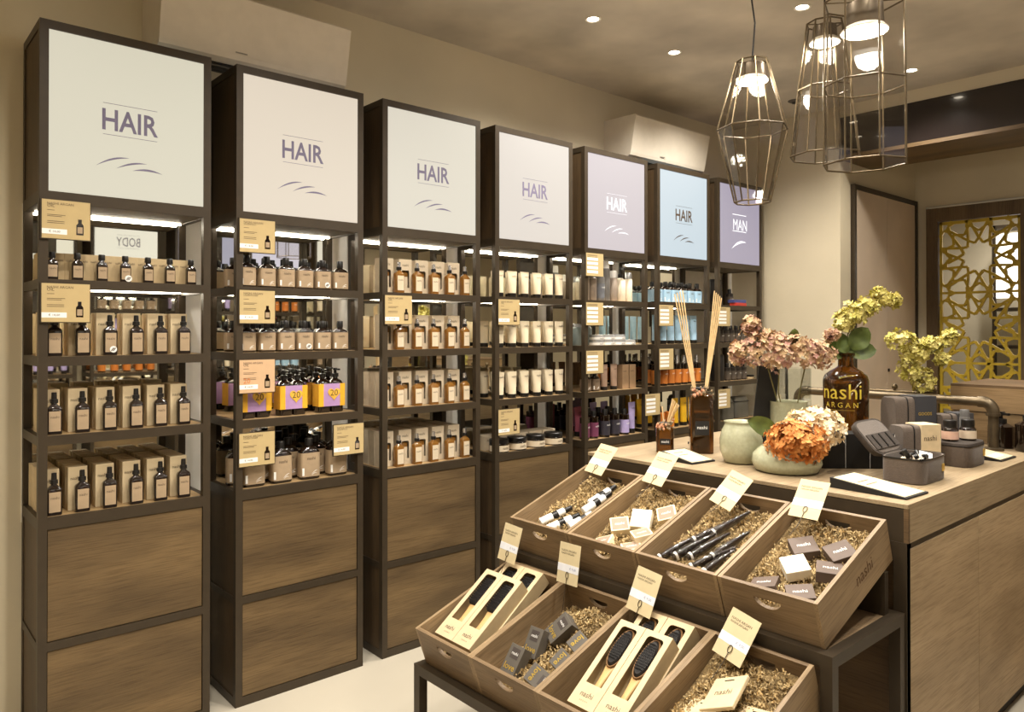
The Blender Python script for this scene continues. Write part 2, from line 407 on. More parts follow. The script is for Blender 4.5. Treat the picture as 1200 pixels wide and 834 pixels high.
# ================================================================== shelf cabinets
UW, UD, PW = 0.582, 0.322, 0.028
PITCH = 0.6832
LV = [(2.57, 2.60), (1.965, 2.006), (1.667, 1.70), (1.397, 1.43), (1.122, 1.155), (0.832, 0.872), (0.412, 0.442), (0.0, 0.036)]
SH = [1.70, 1.43, 1.155, 0.872]
fr = []
for x in (0, UW - PW):
    for y in (0, UD - PW): fr.append(bx(x, x + PW, y, y + PW, 0, 2.6))
for z0, z1 in LV:
    fr.append(bx(PW, UW - PW, 0, 0.022, z0, z1)); fr.append(bx(PW, UW - PW, UD - 0.022, UD, z0, z1))
    for x in (0, UW - 0.022): fr.append(bx(x, x + 0.022, PW, UD - PW, z0, z1))
UM = dict(frame=mk('unit_frame', join(*fr), STEEL),
          sidetop=mk('unit_side_upper', bx(0.004, 0.014, PW, UD - PW, 2.006, 2.57), SIDEWOOD),
          sidelow=mk('unit_side_lower', bx(0.004, 0.014, PW, UD - PW, 0.442, 0.832), SIDEWOOD),
          sidelow2=mk('unit_side_base', bx(0.004, 0.014, PW, UD - PW, 0.036, 0.412), SIDEWOOD),
          boxbase=mk('unit_box_base', bx(0.022, UW - 0.022, 0.022, UD - 0.022, 1.968, 1.98), mat('box_underside', (92, 82, 66), 0.6)),
          boxback=mk('unit_box_back', bx(0.014, UW - 0.014, UD - 0.02, UD - 0.01, 2.006, 2.57), SIDEWOOD),
          shelf=mk('unit_shelf', bx(0.0225, UW - 0.0225, 0.0225, UD - 0.0225, -0.018, 0.0), SHELFWOOD),
          mirror=mk('unit_mirror', bx(PW, UW - PW, UD - 0.026, UD - 0.022, 0.872, 1.965), MIRROR),
          lowback=mk('unit_low_back', bx(0.014, UW - 0.014, UD - 0.02, UD - 0.01, 0.036, 0.832), SIDEWOOD),
          door1=mk('unit_door_upper', cbox(PW + 0.002, UW - PW - 0.002, 0.004, 0.024, 0.444, 0.830, 0.002), DOORWOOD),
          door2=mk('unit_door_lower', cbox(PW + 0.002, UW - PW - 0.002, 0.004, 0.024, 0.038, 0.410, 0.002), DOORWOOD),
          led=mk('unit_led', cbox(0.03, UW - 0.03, 0.262, 0.273, -0.007, 0.0, 0.001), LED))
# wave marks: three leaf-shaped strokes
def leafstroke(x0, z0, x1, z1, bow, th):
    up, lo = [], []
    for i in range(9):
        s = i / 8; x = x0 + (x1 - x0) * s; z = z0 + (z1 - z0) * s + bow * 4 * s * (1 - s)
        k = th * math.sin(math.pi * s) + 0.0002
        up.append((x, z + k)); lo.append((x, z - k * 0.5))
    return extr(up + list(reversed(lo)), 0.001)
WAVES = (leafstroke(0.176, 2.116, 0.285, 2.156, 0.009, 0.0045), leafstroke(0.243, 2.114, 0.345, 2.143, 0.007, 0.0045), leafstroke(0.297, 2.112, 0.400, 2.112, 0.007, 0.005))
WAVE1 = (leafstroke(0.18, 2.11, 0.37, 2.165, 0.018, 0.012),)
RULES = (bx(0.198, 0.382, -0.0006, 0, 2.346, 2.3475), bx(0.198, 0.382, -0.0006, 0, 2.2325, 2.234))
BOLDRULES = (bx(0.19, 0.37, -0.0006, 0, 2.358, 2.363), bx(0.19, 0.37, -0.0006, 0, 2.238, 2.243))
def unit(x, y, rz, word, rgb, ink, label, mirror=True, leds=(0, 1), e=1.0, wave=WAVES, group=None):
    t = thing('shelf_cabinet', label, 'shelf unit', (x, y, 0), (0, 0, rz), group)
    obj('frame', UM['frame'], t)
    for dx in (0, UW - 0.018):
        for k in ('sidetop', 'sidelow', 'sidelow2'): obj('side_panel', UM[k], t, (dx, 0, 0))
    obj('box_base', UM['boxbase'], t); obj('box_back', UM['boxback'], t); obj('back_panel', UM['lowback'], t)
    for z in SH: obj('shelf', UM['shelf'], t, (0, 0, z))
    obj('door', UM['door1'], t); obj('door', UM['door2'], t)
    if mirror: obj('mirror', UM['mirror'], t)
    for k in leds: obj('led_strip', UM['led'], t, (0, 0, (1.967, 1.682, 1.412, 1.137)[k]))
    s = obj('sign_panel', mk('sign_panel', cbox(PW, UW - PW, 0.003, 0.02, 2.007, 2.569, 0.002), emit('sign_%d_%d_%d' % rgb, rgb, SIGN_E * e)), t, label='backlit sign panel')
    if word:
        wd = 0.19 if word != 'MAN' else 0.18
        obj('lettering', mk('sign_word', mv(text(word, wd, 0.078), 0.29, 0.0022, 2.288), ink), s)
        for q in (BOLDRULES if word == 'MAN' else RULES): obj('rule', mk('sign_rule', mv(q, 0, 0.0025, 0), ink), s)
        for q in wave: obj('wave_mark', mk('sign_wave', mv(q, 0, 0.0018, 0), ink), s)
    return t
UX = [PITCH * i for i in range(7)]
UNITS = [('HAIR', (221, 215, 193), INKGREY, 'tall shelf cabinet with greenish cream HAIR sign and slim amber spray bottles', 'greenish cream HAIR cabinet'),
         ('HAIR', (231, 217, 197), INKGREY, 'tall shelf cabinet with warm peach-cream HAIR sign and broad kraft-labelled bottles', 'peach-cream HAIR cabinet'),
         ('HAIR', (226, 219, 202), INKGREY, 'tall shelf cabinet with cream HAIR sign, sprays and window boxes', 'HAIR cabinet full of window boxes'),
         ('HAIR', (224, 215, 205), INKGREY, 'tall shelf cabinet with HAIR sign, cream tubes and black-lidded jars', 'HAIR cabinet of cream tubes'),
         ('HAIR', (203, 193, 199), INKWHITE, 'tall shelf cabinet with mauve sign and white HAIR lettering', 'mauve-signed HAIR cabinet'),
         ('HAIR', (197, 215, 226), INK, 'tall shelf cabinet with pale blue HAIR sign', 'pale blue HAIR cabinet'),
         ('MAN', (166, 158, 178), INKWHITE, 'tall shelf cabinet with grey violet MAN sign', 'MAN cabinet')]
for i, (wd, rgb, ink, lab, short) in enumerate(UNITS):
    unit(UX[i], 0, 0, wd, rgb, ink, lab, mirror=i < 6, leds=(0, 1, 2) if i == 1 else ((0, 1) if i < 6 else ()), wave=WAVE1 if wd == 'MAN' else WAVES)
# row on the opposite wall, seen in the mirrors
for k, (wd, rgb) in enumerate((('', (224, 216, 196)), ('BODY', (228, 222, 206)), ('FACE', (150, 148, 168)), ('', (196, 190, 206)), ('', (214, 206, 190)))):
    x = 1.62 + PITCH * (k - 1)
    unit(x, -3.52, math.pi, wd, rgb, INKWHITE if wd == 'FACE' else INKGREY,
         'shelf cabinet with %s sign on the wall facing the HAIR cabinets' % (('a ' + wd) if wd else ('blank %s' % ('cream', '', '', 'lilac', 'beige')[k])), leds=(0, 1), e=1.5)

# ---- air conditioners above the cabinets
ACW = mat('ac_white', (216, 206, 190), 0.45, 0, 0.02)
def aircon(x, label):
    t = thing('air_conditioner', label, 'air conditioner', (x, 0.34, 2.645))
    L_ = 0.82
    prof = [(0, 0.02), (-0.05, 0.0), (-0.19, 0.0), (-0.222, 0.012), (-0.228, 0.03), (-0.272, 0.255), (-0.262, 0.265), (0, 0.272)]
    n = len(prof)
    V = [(0, y, z) for y, z in prof] + [(L_, y, z) for y, z in prof]
    F = [tuple(range(n)), tuple(reversed(range(n, 2 * n)))] + [(i, (i + 1) % n, n + (i + 1) % n, n + i) for i in range(n)]
    obj('casing', mk('ac_casing', (V, F), ACW), t)
    obj('air_outlet', mk('ac_outlet', bx(0.06, L_ - 0.06, -0.18, -0.07, -0.004, 0.001), BLACK), t)
    for k in range(3): obj('louvre', mk('ac_louvre', bx(0.06, L_ - 0.06, -0.165 + 0.035 * k, -0.160 + 0.035 * k, -0.014, -0.003), mat('ac_louvre', (70, 66, 60), 0.5)), t)
    obj('badge', mk('ac_badge', bx(0.30, 0.35, -0.2352, -0.2338, 0.038, 0.043), mat('ac_badge', (150, 144, 132), 0.4)), t)
aircon(0.42, 'white wall air conditioner above the greenish cream and peach HAIR cabinets')
aircon(3.285, 'white wall air conditioner above the mauve and pale blue HAIR cabinets')

# ================================================================== products
def lab_front(w_, h, z, y, m, t=0.0012):
    return mk('label', bx(-w_ / 2, w_ / 2, y - t, y, z, z + h), m)
def letter_front(key, w_, z, y, m=INK):
    return mk('lettering', mv(text(key, w_), 0, y, z), m)
STICK = mk('sticker', xf(lathe([(0, 0.012), (0.0012, 0.012)], 16), Matrix.Rotation(R(90), 4, 'X')), PAPERWHITE)
STICKI = mk('sticker_mark', join(*[xf(bx(-0.001, 0.001, -0.0008, 0, -0.007, 0.007), Matrix.Translation((dx, -0.0012, 0)) @ Matrix.Rotation(R(35), 4, 'Y')) for dx in (-0.004, 0, 0.004)]), INK)
def p_oil():        # small square bottle with black cap
    b = mk('oil_glass', loft([(0, .034, .026, 5), (.002, .037, .028, 6), (.060, .037, .028, 6), (.068, .028, .022, 4), (.073, .017, .017, 2), (.079, .016, .016, 2)], 20), DARKGLASS, True)
    c = mk('oil_cap', lathe([(.077, .011), (.079, .0115), (.096, .011), (.098, .010)], 16), BLACK, True)
    return dict(name='oil_bottle', cat='bottle', parts=[('glass', b, (0, 0, 0)), ('cap', c, (0, 0, 0)), ('paper_label', lab_front(.029, .042, .010, -.0142, LABELKRAFT), (0, 0, 0), [('lettering', letter_front('nashi', .02, .040, -.0156), (0, 0, 0))])])
def p_spray(glass=DARKGLASS, lab=LABELKRAFT, capm=BLACK, headm=BLACK, name='spray_bottle', s=1.0):
    b = mk('spray_glass', loft([(0, .045, .030, 6), (.003, .048, .032, 7), (.088, .048, .032, 7), (.096, .042, .028, 5), (.103, .024, .020, 3), (.108, .018, .018, 2), (.114, .018, .018, 2)], 20), glass, True)
    c = mk('spray_collar', lathe([(.110, .0125), (.112, .0128), (.124, .0125), (.125, .009)], 16), capm, True)
    h = mk('spray_head', loft([(.124, .018, .018, 2), (.135, .0175, .0175, 2), (.147, .0165, .0165, 2), (.148, .014, .014, 2)], 16), headm, True)
    return dict(name=name, cat='bottle', parts=[('glass', b, (0, 0, 0)), ('collar', c, (0, 0, 0)), ('spray_head', h, (0, 0, 0)), ('paper_label', lab_front(.036, .070, .012, -.0162, lab), (0, 0, 0), [('lettering', letter_front('nashi', .026, .062, -.0176), (0, 0, 0))])])
def p_box(w_, h, d, m, name='kraft_box', key='nashi', lw=None):
    b = mk('carton', cbox(-w_ / 2, w_ / 2, -d / 2, d / 2, 0, h, .0015), m)
    return dict(name=name, cat='box', parts=[('carton', b, (0, 0, 0), [('lettering', mk('lettering', mv(text(key, lw or w_ * .5), -w_ * .12, -d / 2 - .0006, h * .74), INK), (0, 0, 0))])])
def p_shampoo(w_=.070, h=.105, d=.042, capr=.014, name='shampoo_bottle', wrap=LABELKRAFT, glass=DARKGLASS):
    b = mk('shampoo_body', loft([(0, w_ * .94, d * .94, 4), (.003, w_, d, 5), (h * .80, w_, d, 5), (h * .90, w_ * .74, d * .8, 3.2), (h * .96, w_ * .34, w_ * .34, 2), (h, capr * 1.6, capr * 1.6, 2)], 24), glass, True)
    c = mk('shampoo_cap', lathe([(h - .002, capr), (h, capr * 1.03), (h + .026, capr), (h + .028, capr * .9)], 18), BLACK, True)
    l = mk('shampoo_label', loft([(h * .08, w_ + .0016, d + .0016, 5), (h * .78, w_ + .0016, d + .0016, 5)], 24, False, False), wrap, True)
    return dict(name=name, cat='bottle', parts=[('body', b, (0, 0, 0)), ('cap', c, (0, 0, 0)), ('wrap_label', l, (0, 0, 0), [('lettering', letter_front('nashi', w_ * .42, h * .62, -d / 2 - .0014), (0, 0, 0)), ('barcode', mk('barcode', bx(-w_ * .46, -w_ * .36, -d / 2 - .0012, -d / 2 + .003, h * .12, h * .34), PAPERWHITE), (0, 0, 0)), ('swirl_print', mk('swirl', mv(join(leafstroke(0, 0, w_ * .3, h * .12, .004, .0012), leafstroke(.002, -.004, w_ * .28, h * .02, .006, .001)), .002, -d / 2 - .0016, h * .14), PAPERWHITE), (0, 0, 0))])])
YELLOW = mat('sleeve_yellow', (228, 172, 46), 0.5); LILAC = mat('sleeve_lilac', (178, 142, 190), 0.5); HEARTY = mat('heart_yellow', (232, 182, 70), 0.5)
def heart(s):
    P = []
    for i in range(32):
        a = 2 * math.pi * i / 32
        P.append((s * 16 * math.sin(a) ** 3 / 16, s * (13 * math.cos(a) - 5 * math.cos(2 * a) - 2 * math.cos(3 * a) - math.cos(4 * a)) / 16))
    return P
def p_duo():
    b = mk('duo_glass', loft([(0, .056, .05, 4), (.003, .06, .054, 5), (.125, .06, .054, 5), (.140, .05, .045, 3), (.150, .022, .022, 2), (.158, .020, .020, 2)], 20), DARKGLASS, True)
    p = mk('duo_pump', join(lathe([(.156, .015), (.172, .015), (.174, .007), (.186, .006)], 14), loft([(.186, .02, .016, 2.4), (.196, .018, .014, 2.4)], 14), bx(-.006, .006, -.036, .0, .187, .194)), BLACK, True)
    sl = mk('duo_sleeve', loft([(.028, .126, .060, 9), (.128, .126, .060, 9)], 28, False, False), LILAC, True)
    ysd = mk('duo_side', bx(-.0642, -.040, -.0312, -.0302, .028, .128), YELLOW)
    ysd2 = mk('duo_wrap', bx(-.0645, -.0628, -.0300, .0300, .028, .128), YELLOW)
    ht = mk('duo_heart', mv(extr(heart(.030), .001), .010, -.0318, .084), HEARTY)
    tx = mk('duo_number', mv(text('20', .036), .010, -.0325, .088), INK)
    return dict(name='gift_pack', cat='gift pack', parts=[('bottle', b, (-.031, 0, 0), [('pump', p, (0, 0, 0))]), ('bottle', b, (.031, 0, 0), [('pump', p, (0, 0, 0))]),
                ('sleeve', sl, (0, 0, 0), [('sleeve_band', ysd, (0, 0, 0)), ('sleeve_band', ysd2, (0, 0, 0)), ('sleeve_band', ysd, (.1035, 0, 0)), ('heart_print', ht, (0, 0, 0)), ('lettering', tx, (0, 0, 0))])])
def p_windowbox():
    hole = ([(-.022, .028), (-.022, .104), (-.017, .112), (.017, .112), (.022, .104), (.022, .028)], [(-.022, .028), (.022, .028)])
    f = mk('wb_front', mv(holed(-.036, .036, 0, .166, hole, .0015), 0, -.025, 0), CREAMBOX)
    s = mk('wb_shell', join(bx(-.036, -.0345, -.0235, .025, 0, .166), bx(.0345, .036, -.0235, .025, 0, .166), bx(-.0345, .0345, .0235, .025, 0, .166), bx(-.0345, .0345, -.0235, .0235, .1645, .166), bx(-.0345, .0345, -.0235, .0235, 0, .0015)), CREAMBOX)
    b = mk('wb_bottle', loft([(.002, .042, .034, 6), (.098, .042, .034, 6), (.108, .03, .026, 3), (.114, .018, .018, 2)], 16), AMBER, True)
    l = lab_front(.032, .060, .022, -.0172, CREAMBOX)
    return dict(name='window_box', cat='box', parts=[('front', f, (0, 0, 0), [('lettering', mk('lettering', mv(text('nashi', .034), 0, -.0256, .138), INK), (0, 0, 0))]), ('shell', s, (0, 0, 0)), ('inner_bottle', b, (0, 0, 0), [('paper_label', l, (0, 0, 0))])])
def p_tube(w_, h, m, capm=BLACK, capz=.018, name='tube', nash=True, cat='tube', mark=INK):
    b = mk('tube_body', loft([(capz, w_ * .70, w_ * .62, 2), (capz + h * .3, w_ * .79, w_ * .52, 2), (capz + h * .7, w_ * .93, w_ * .28, 2.2), (capz + h * .93, w_, .006, 3), (capz + h, w_, .004, 4)], 20), m, True)
    c = mk('tube_cap', lathe([(0, w_ * .33), (.002, w_ * .345), (capz, w_ * .345)], 18), capm, True)
    P = [('body', b, (0, 0, 0), [('lettering', mk('lettering', xf(text('nashi', w_ * .46), Matrix.Translation((w_ * .12, -w_ * .14, capz + h * .78)) @ Matrix.Rotation(R(-20), 4, 'X')), mark), (0, 0, 0))] if nash else []), ('cap', c, (0, 0, 0))]
    return dict(name=name, cat=cat, parts=P)
def p_jar(r=.05, h=.05, body=DARKGLASS, lab=CREAMBOX, lid=BLACK, name='jar'):
    b = mk('jar_body', lathe([(0, r * .94), (.003, r), (h * .62, r), (h * .68, r * .92)], 28), body, True)
    c = mk('jar_lid', lathe([(h * .66, r * .97), (h * .70, r * .99), (h * .96, r * .99), (h, r * .93)], 28), lid, True)
    l = mk('jar_label', lathe([(h * .08, r + .0008), (h * .54, r + .0008)], 28, False, False), lab, True)
    return dict(name=name, cat='jar', parts=[('body', b, (0, 0, 0)), ('lid', c, (0, 0, 0)), ('wrap_label', l, (0, 0, 0), [('lettering', letter_front('nashi', r * .7, h * .34, -r - .0012), (0, 0, 0))])])
def p_can(r, h, m, capm, caph=.03, name='spray_can', lab=None, shoulder=.82):
    hb = h - caph
    b = mk('can_body', lathe([(0, r * .95), (.003, r), (hb - .006, r), (hb, r * shoulder)], 20), m, True)
    c = mk('can_cap', lathe([(hb - .001, r * shoulder), (h - .003, r * shoulder * .96), (h, r * shoulder * .85)], 20), capm, True)
    P = [('body', b, (0, 0, 0)), ('cap', c, (0, 0, 0))]
    if lab: P.append(('wrap_label', mk('can_label', lathe([(hb * .10, r + .0007), (hb * .72, r + .0007)], 20, False, False), lab, True), (0, 0, 0), [('lettering', letter_front('nashi', r * .9, hb * .55, -r - .0012, PAPERWHITE), (0, 0, 0))]))
    return dict(name=name, cat='can' if 'can' in name else 'bottle', parts=P)
def p_pump(r, h, body, lab, name='pump_bottle', capm=BLACK):
    hb = h * .70
    b = mk('pump_body', loft([(0, 2 * r * .95, 2 * r * .95, 2.6), (.003, 2 * r, 2 * r, 3), (hb * .85, 2 * r, 2 * r, 3), (hb * .95, 1.3 * r, 1.3 * r, 2), (hb, .7 * r, .7 * r, 2)], 18), body, True)
    c = mk('pump_head', join(lathe([(hb - .002, .5 * r), (hb + h * .10, .5 * r), (hb + h * .105, .18 * r), (hb + h * .2, .16 * r)], 12), loft([(hb + h * .2, .8 * r, .5 * r, 3), (h, .7 * r, .45 * r, 3)], 12), bx(-.12 * r, .12 * r, -1.1 * r, 0, hb + h * .22, h - .003)), capm, True)
    P = [('body', b, (0, 0, 0)), ('pump_head', c, (0, 0, 0))]
    if lab: P.append(('wrap_label', mk('pump_label', loft([(hb * .08, 2 * r + .0016, 2 * r + .0016, 3), (hb * .66, 2 * r + .0016, 2 * r + .0016, 3)], 18, False, False), lab, True), (0, 0, 0), [('lettering', letter_front('nashi', r * .9, hb * .5, -r - .0014, PAPERWHITE), (0, 0, 0))]))
    return dict(name=name, cat='bottle', parts=P)
def put(p, u, xs, y, bay, label, group=None, jit=.0, rj=3, dz=0.0):
    for x in xs:
        inst(p, (UX[u] + x + random.uniform(-jit, jit), y + random.uniform(-jit, jit), SH[bay] + .0004 + dz), R(random.uniform(-rj, rj)), label, group or label)
ROWN = ('first', 'second', 'third', 'fourth', 'last')
lin_ = lambda a, b, n: [a + (b - a) * i / (n - 1) for i in range(n)]

# ---- cabinet 1: oil bottles and sprays with their kraft boxes
OIL, SPR = p_oil(), p_spray()
B_S, B_L = p_box(.038, .098, .034, KRAFT, lw=.022), p_box(.062, .156, .035, KRAFTPALE)
C1 = 'the greenish-signed cabinet'
xs7 = lin_(.047, .520, 7)
for i, x in enumerate(xs7):
    lab = 'small brown oil bottle with round white sticker on the top shelf of ' + C1 if i == 3 else 'small brown oil bottle with black cap on the top shelf of ' + C1
    o = inst(OIL, (x, .045, SH[0] + .0004), R(random.uniform(-3, 3)), lab, None if i == 3 else 'oil bottles on the top shelf')
    if i == 3:
        s = obj('sticker', STICK, o, (.008, -.0162, .014)); obj('sticker_mark', STICKI, s)
for k, y in enumerate((.095, .137, .179)):
    put(B_S, 0, [x - .014 for x in xs7] + [x + .034 for x in xs7[:-1]] if k == 0 else [x - .014 for x in xs7], y, 0, 'small kraft box behind the little oil bottles on the top shelf', jit=.0015, rj=2)
xs6 = [.055, .143, .232, .322, .408, .493]
for i, x in enumerate(xs6):
    lab = 'brown spray bottle with round white sticker on the second shelf of ' + C1 if i == 2 else 'brown spray bottle with kraft label on the second shelf of ' + C1
    o = inst(SPR, (x, .045, SH[1] + .0004), R(random.uniform(-3, 3)), lab, None if i == 2 else 'spray bottles on the second shelf')
    if i == 2:
        s = obj('sticker', STICK, o, (.008, -.0182, .022)); obj('sticker_mark', STICKI, s)
put(SPR, 0, xs6, .045, 2, 'brown spray bottle with kraft label on the third shelf of ' + C1)
put(SPR, 0, xs6, .042, 3, 'brown spray bottle with kraft label on the lowest shelf of ' + C1)
for bay, rows, nm in ((1, 2, 'second'), (2, 3, 'third'), (3, 5, 'lowest')):
    for k in range(rows):
        put(B_L, 0, [x - .008 for x in xs6], .092 + .0435 * k, bay, 'tall pale kraft box, %s row behind the sprays, %s shelf of %s' % (ROWN[k], nm, C1), jit=.001, rj=1)

# ---- cabinet 2: broad bottles, gift packs, large bottles
C2 = 'the peach-signed cabinet'
S2, S5, DUO = p_shampoo(), p_shampoo(.088, .148, .056, .0165, 'large_bottle'), p_duo()
for bay, nm in ((0, 'top'), (1, 'second')):
    for i in range(6):
        st = i == 4 if bay == 0 else i == 3
        lab = 'broad brown bottle with round white sticker on the %s shelf of %s' % (nm, C2) if st else 'broad brown bottle with kraft wrap label on the %s shelf of %s' % (nm, C2)
        o = inst(S2, (UX[1] + .066 + .086 * i, .060, SH[bay] + .0004), R(random.uniform(-6, 6)), lab, None if st else 'broad bottles on the %s shelf' % nm)
        if st:
            s = obj('sticker', STICK, o, (.012, -.0232, .022)); obj('sticker_mark', STICKI, s)
    put(S2, 1, [.090 + .086 * i for i in range(5)], .135, bay, 'broad brown bottle in the second row on the %s shelf of %s' % (nm, C2), rj=6)
    put(S2, 1, [.066 + .086 * i for i in range(6)], .205, bay, 'broad brown bottle in the rear row on the %s shelf of %s' % (nm, C2), rj=6)
put(DUO, 1, [.105, .268, .450], .075, 2, 'lilac and yellow sleeved pair of pump bottles numbered 20, front row', rj=4)
put(DUO, 1, [.165, .350, .480], .200, 2, 'lilac and yellow sleeved pair of pump bottles numbered 20, rear row', rj=4)
put(S5, 1, [.095, .215, .345, .478], .060, 3, 'large kraft-labelled bottle, front row, lowest shelf of ' + C2, rj=5)
put(S5, 1, [.06, .165, .285, .415, .52], .140, 3, 'large kraft-labelled bottle, second row, lowest shelf of ' + C2, rj=5)
put(S5, 1, [.10, .22, .345, .47], .225, 3, 'large kraft-labelled bottle, rear row, lowest shelf of ' + C2, rj=5)

# ---- cabinet 3: amber sprays and window boxes
SPA, WB = p_spray(AMBER, CREAMBOX, BLACK, CHROME, 'amber_spray'), p_windowbox()
xs5 = [.118, .222, .320, .418, .516]
for bay, rows, nm in ((0, 1, 'top'), (1, 1, 'second'), (2, 3, 'third'), (3, 4, 'lowest')):
    put(SPA, 2, xs5, .045, bay, 'amber spray bottle with cream label on the %s shelf of the cabinet of window boxes' % nm, rj=4)
    put(WB, 2, [x - .050 for x in xs5], .096, bay, 'cream carton with bottle window on the %s shelf behind amber sprays' % nm, jit=.001, rj=1)
    for k in range(1, rows):
        put(WB, 2, [x - .050 for x in xs5], .096 + .054 * k, bay, 'cream window carton, %s row behind the amber sprays of the %s shelf' % (ROWN[k], nm), jit=.001, rj=1)

# ---- cabinet 4: cream tubes and jars
TUB, JAR, CB = p_tube(.068, .120, CREAMTUBE, BLACK, .022), p_jar(.054, .068), p_box(.10, .075, .10, CREAMBOX, 'cream_box')
for bay, nm in ((0, 'top'), (1, 'second'), (2, 'third')):
    put(TUB, 3, [.070, .160, .252, .345, .438, .520], .050, bay, 'cream squeeze tube with black cap, front row of the %s tube shelf' % nm, rj=6)
    put(TUB, 3, [.10, .20, .298, .392, .48], .115, bay, 'cream squeeze tube in the second row of the %s shelf' % nm, rj=6)
    if bay > 0: put(TUB, 3, [.07, .16, .252, .345, .438, .52], .18, bay, 'cream squeeze tube in the rear row of the %s shelf' % nm, rj=6)
put(JAR, 3, [.078, .205, .345, .485], .062, 3, 'round jar with black lid and cream label on the lowest shelf of the tube cabinet')
put(CB, 3, [.085, .192, .299, .406, .513], .175, 3, 'cream cube carton behind the black-lidded jars on the lowest shelf')

# ---- cabinet 5: greys on top, plum and lavender below
C5 = 'the mauve-signed cabinet'
GREY = mat('grey_can', (128, 126, 124), 0.3, 0.3); TAUPE = mat('taupe_can', (150, 136, 122), 0.35, 0.1); IVORY = mat('ivory_bottle', (226, 214, 192), 0.35); SILVERP = mat('silver_plastic', (196, 198, 200), 0.25, 0.4)
PLUM = mat('plum_label', (112, 56, 82), 0.5); LAV = mat('lavender_plastic', (178, 164, 210), 0.4); BRONZE = mat('bronze_tube', (166, 138, 118), 0.4); NIGHT = mat('night_label', (52, 48, 56), 0.5)
TEALG = mat('grey_teal', (126, 138, 136), 0.3); PINKT = mat('pink_tube', (170, 92, 112), 0.4)
put(p_can(.030, .150, TAUPE, SILVERP, .012, 'short_can'), 4, [.060, .125], .06, 0, 'short taupe can on the top shelf of ' + C5)
put(p_can(.030, .165, GREY, GREY, .02, 'grey_can', mat('grey_label', (110, 112, 118), .4)), 4, [.190], .055, 0, 'mid-height grey can on the top shelf of ' + C5)
put(p_can(.030, .245, GREY, PAPERWHITE, .045, 'tall_can'), 4, [.262], .075, 0, 'tall grey spray can with white cap on the top shelf of ' + C5)
put(p_can(.028, .190, TAUPE, PAPERWHITE, .045, 'pale_can'), 4, [.335], .075, 0, 'taupe spray can with white cap on the top shelf of ' + C5)
put(p_pump(.030, .215, IVORY, None, 'ivory_trigger_bottle'), 4, [.405], .075, 0, 'ivory spray bottle with black trigger head on the top shelf of ' + C5)
put(p_can(.026, .185, IVORY, SILVERP, .04, 'ivory_bottle'), 4, [.475], .07, 0, 'ivory bottle with silver cap on the top shelf of ' + C5)
put(p_can(.034, .13, TEALG, SILVERP, .02, 'teal_bottle'), 4, [.06, .14], .12, 1, 'grey teal bottle at the back of the second shelf of ' + C5)
FJ = p_jar(.046, .032, SILVERP, PAPERWHITE, SILVERP, 'flat_tin')
put(FJ, 4, [.175, .275, .375, .475], .07, 1, 'flat silver tin in the bottom row on the second shelf of ' + C5)
put(FJ, 4, [.175, .275, .375], .07, 1, 'flat silver tin on top of the stack on the second shelf of ' + C5, dz=.0325)
S3 = p_shampoo(.066, .095, .040, .014, 'brown_bottle', mat('taupe_label', (128, 108, 88), .6))
put(S3, 4, [.075, .155], .065, 2, 'brown bottle with taupe label on the third shelf of ' + C5)
put(p_tube(.062, .135, BRONZE, BLACK, .022, 'bronze_tube'), 4, [.245, .335], .07, 2, 'shiny bronze tube with black cap on the third shelf of ' + C5)
put(p_box(.062, .15, .05, mat('brown_board', (150, 122, 92), .6), 'brown_carton'), 4, [.425, .495], .075, 2, 'brown carton on the third shelf of ' + C5)
PB = p_can(.030, .165, DARKGLASS, BLACK, .03, 'plum_bottle', PLUM, .5); NB = p_can(.032, .170, DARKGLASS, BLACK, .032, 'night_bottle', NIGHT, .5); LB = p_can(.032, .16, DARKGLASS, BLACK, .03, 'lavender_bottle', LAV, .5)
put(PB, 4, [.062, .14], .06, 3, 'dark bottle with plum label on the lowest shelf of ' + C5)
put(NB, 4, [.235, .325], .055, 3, 'dark bottle with black label on the lowest shelf of ' + C5)
put(NB, 4, [.19, .28, .37], .15, 3, 'dark bottle with black label, rear row, lowest shelf of ' + C5)
put(LB, 4, [.415], .055, 3, 'dark bottle with lavender label on the lowest shelf of ' + C5)
LT = p_tube(.062, .165, LAV, BLACK, .03, 'lavender_tube')
put(LT, 4, [.495], .06, 3, 'lavender tube at the front of the lowest shelf of ' + C5)
put(LT, 4, [.30, .40], .21, 3, 'lavender tube behind the dark bottles of the lowest shelf of ' + C5)
put(p_tube(.062, .15, PINKT, BLACK, .03, 'plum_tube'), 4, [.06, .13], .18, 3, 'plum pink tube behind the dark bottles of ' + C5)

# ---- cabinet 6: light blue, orange, yellow
C6 = 'the blue-signed cabinet'
SKY = mat('sky_label', (164, 198, 222), 0.45); ORANGE = mat('orange_label', (198, 118, 48), 0.5); YEL = mat('yellow_tube', (240, 188, 40), 0.4)
SB = p_shampoo(.074, .115, .044, .015, 'blue_label_bottle', SKY); OB = p_can(.030, .195, DARKGLASS, CHROME, .05, 'orange_label_bottle', ORANGE, .42)
put(SB, 5, [.07, .16, .25, .34, .43, .515], .06, 0, 'dark bottle with light blue label on the top shelf of ' + C6, rj=5)
put(SB, 5, [.11, .2, .3, .39, .48], .13, 0, 'dark bottle with light blue label in the rear row of ' + C6, rj=5)
put(p_tube(.072, .168, SKY, BLACK, .024, 'sky_blue_tube', mark=INK), 5, [.06, .14, .225, .31, .395, .48], .065, 1, 'tall light blue tube with black cap on the second shelf of ' + C6, rj=5)
put(OB, 5, [.06, .135, .21, .285, .36, .435, .51], .06, 2, 'dark spray bottle with orange label on the third shelf of ' + C6)
put(OB, 5, [.10, .20, .30, .40, .48], .15, 2, 'dark spray bottle with orange label in the rear row of ' + C6)
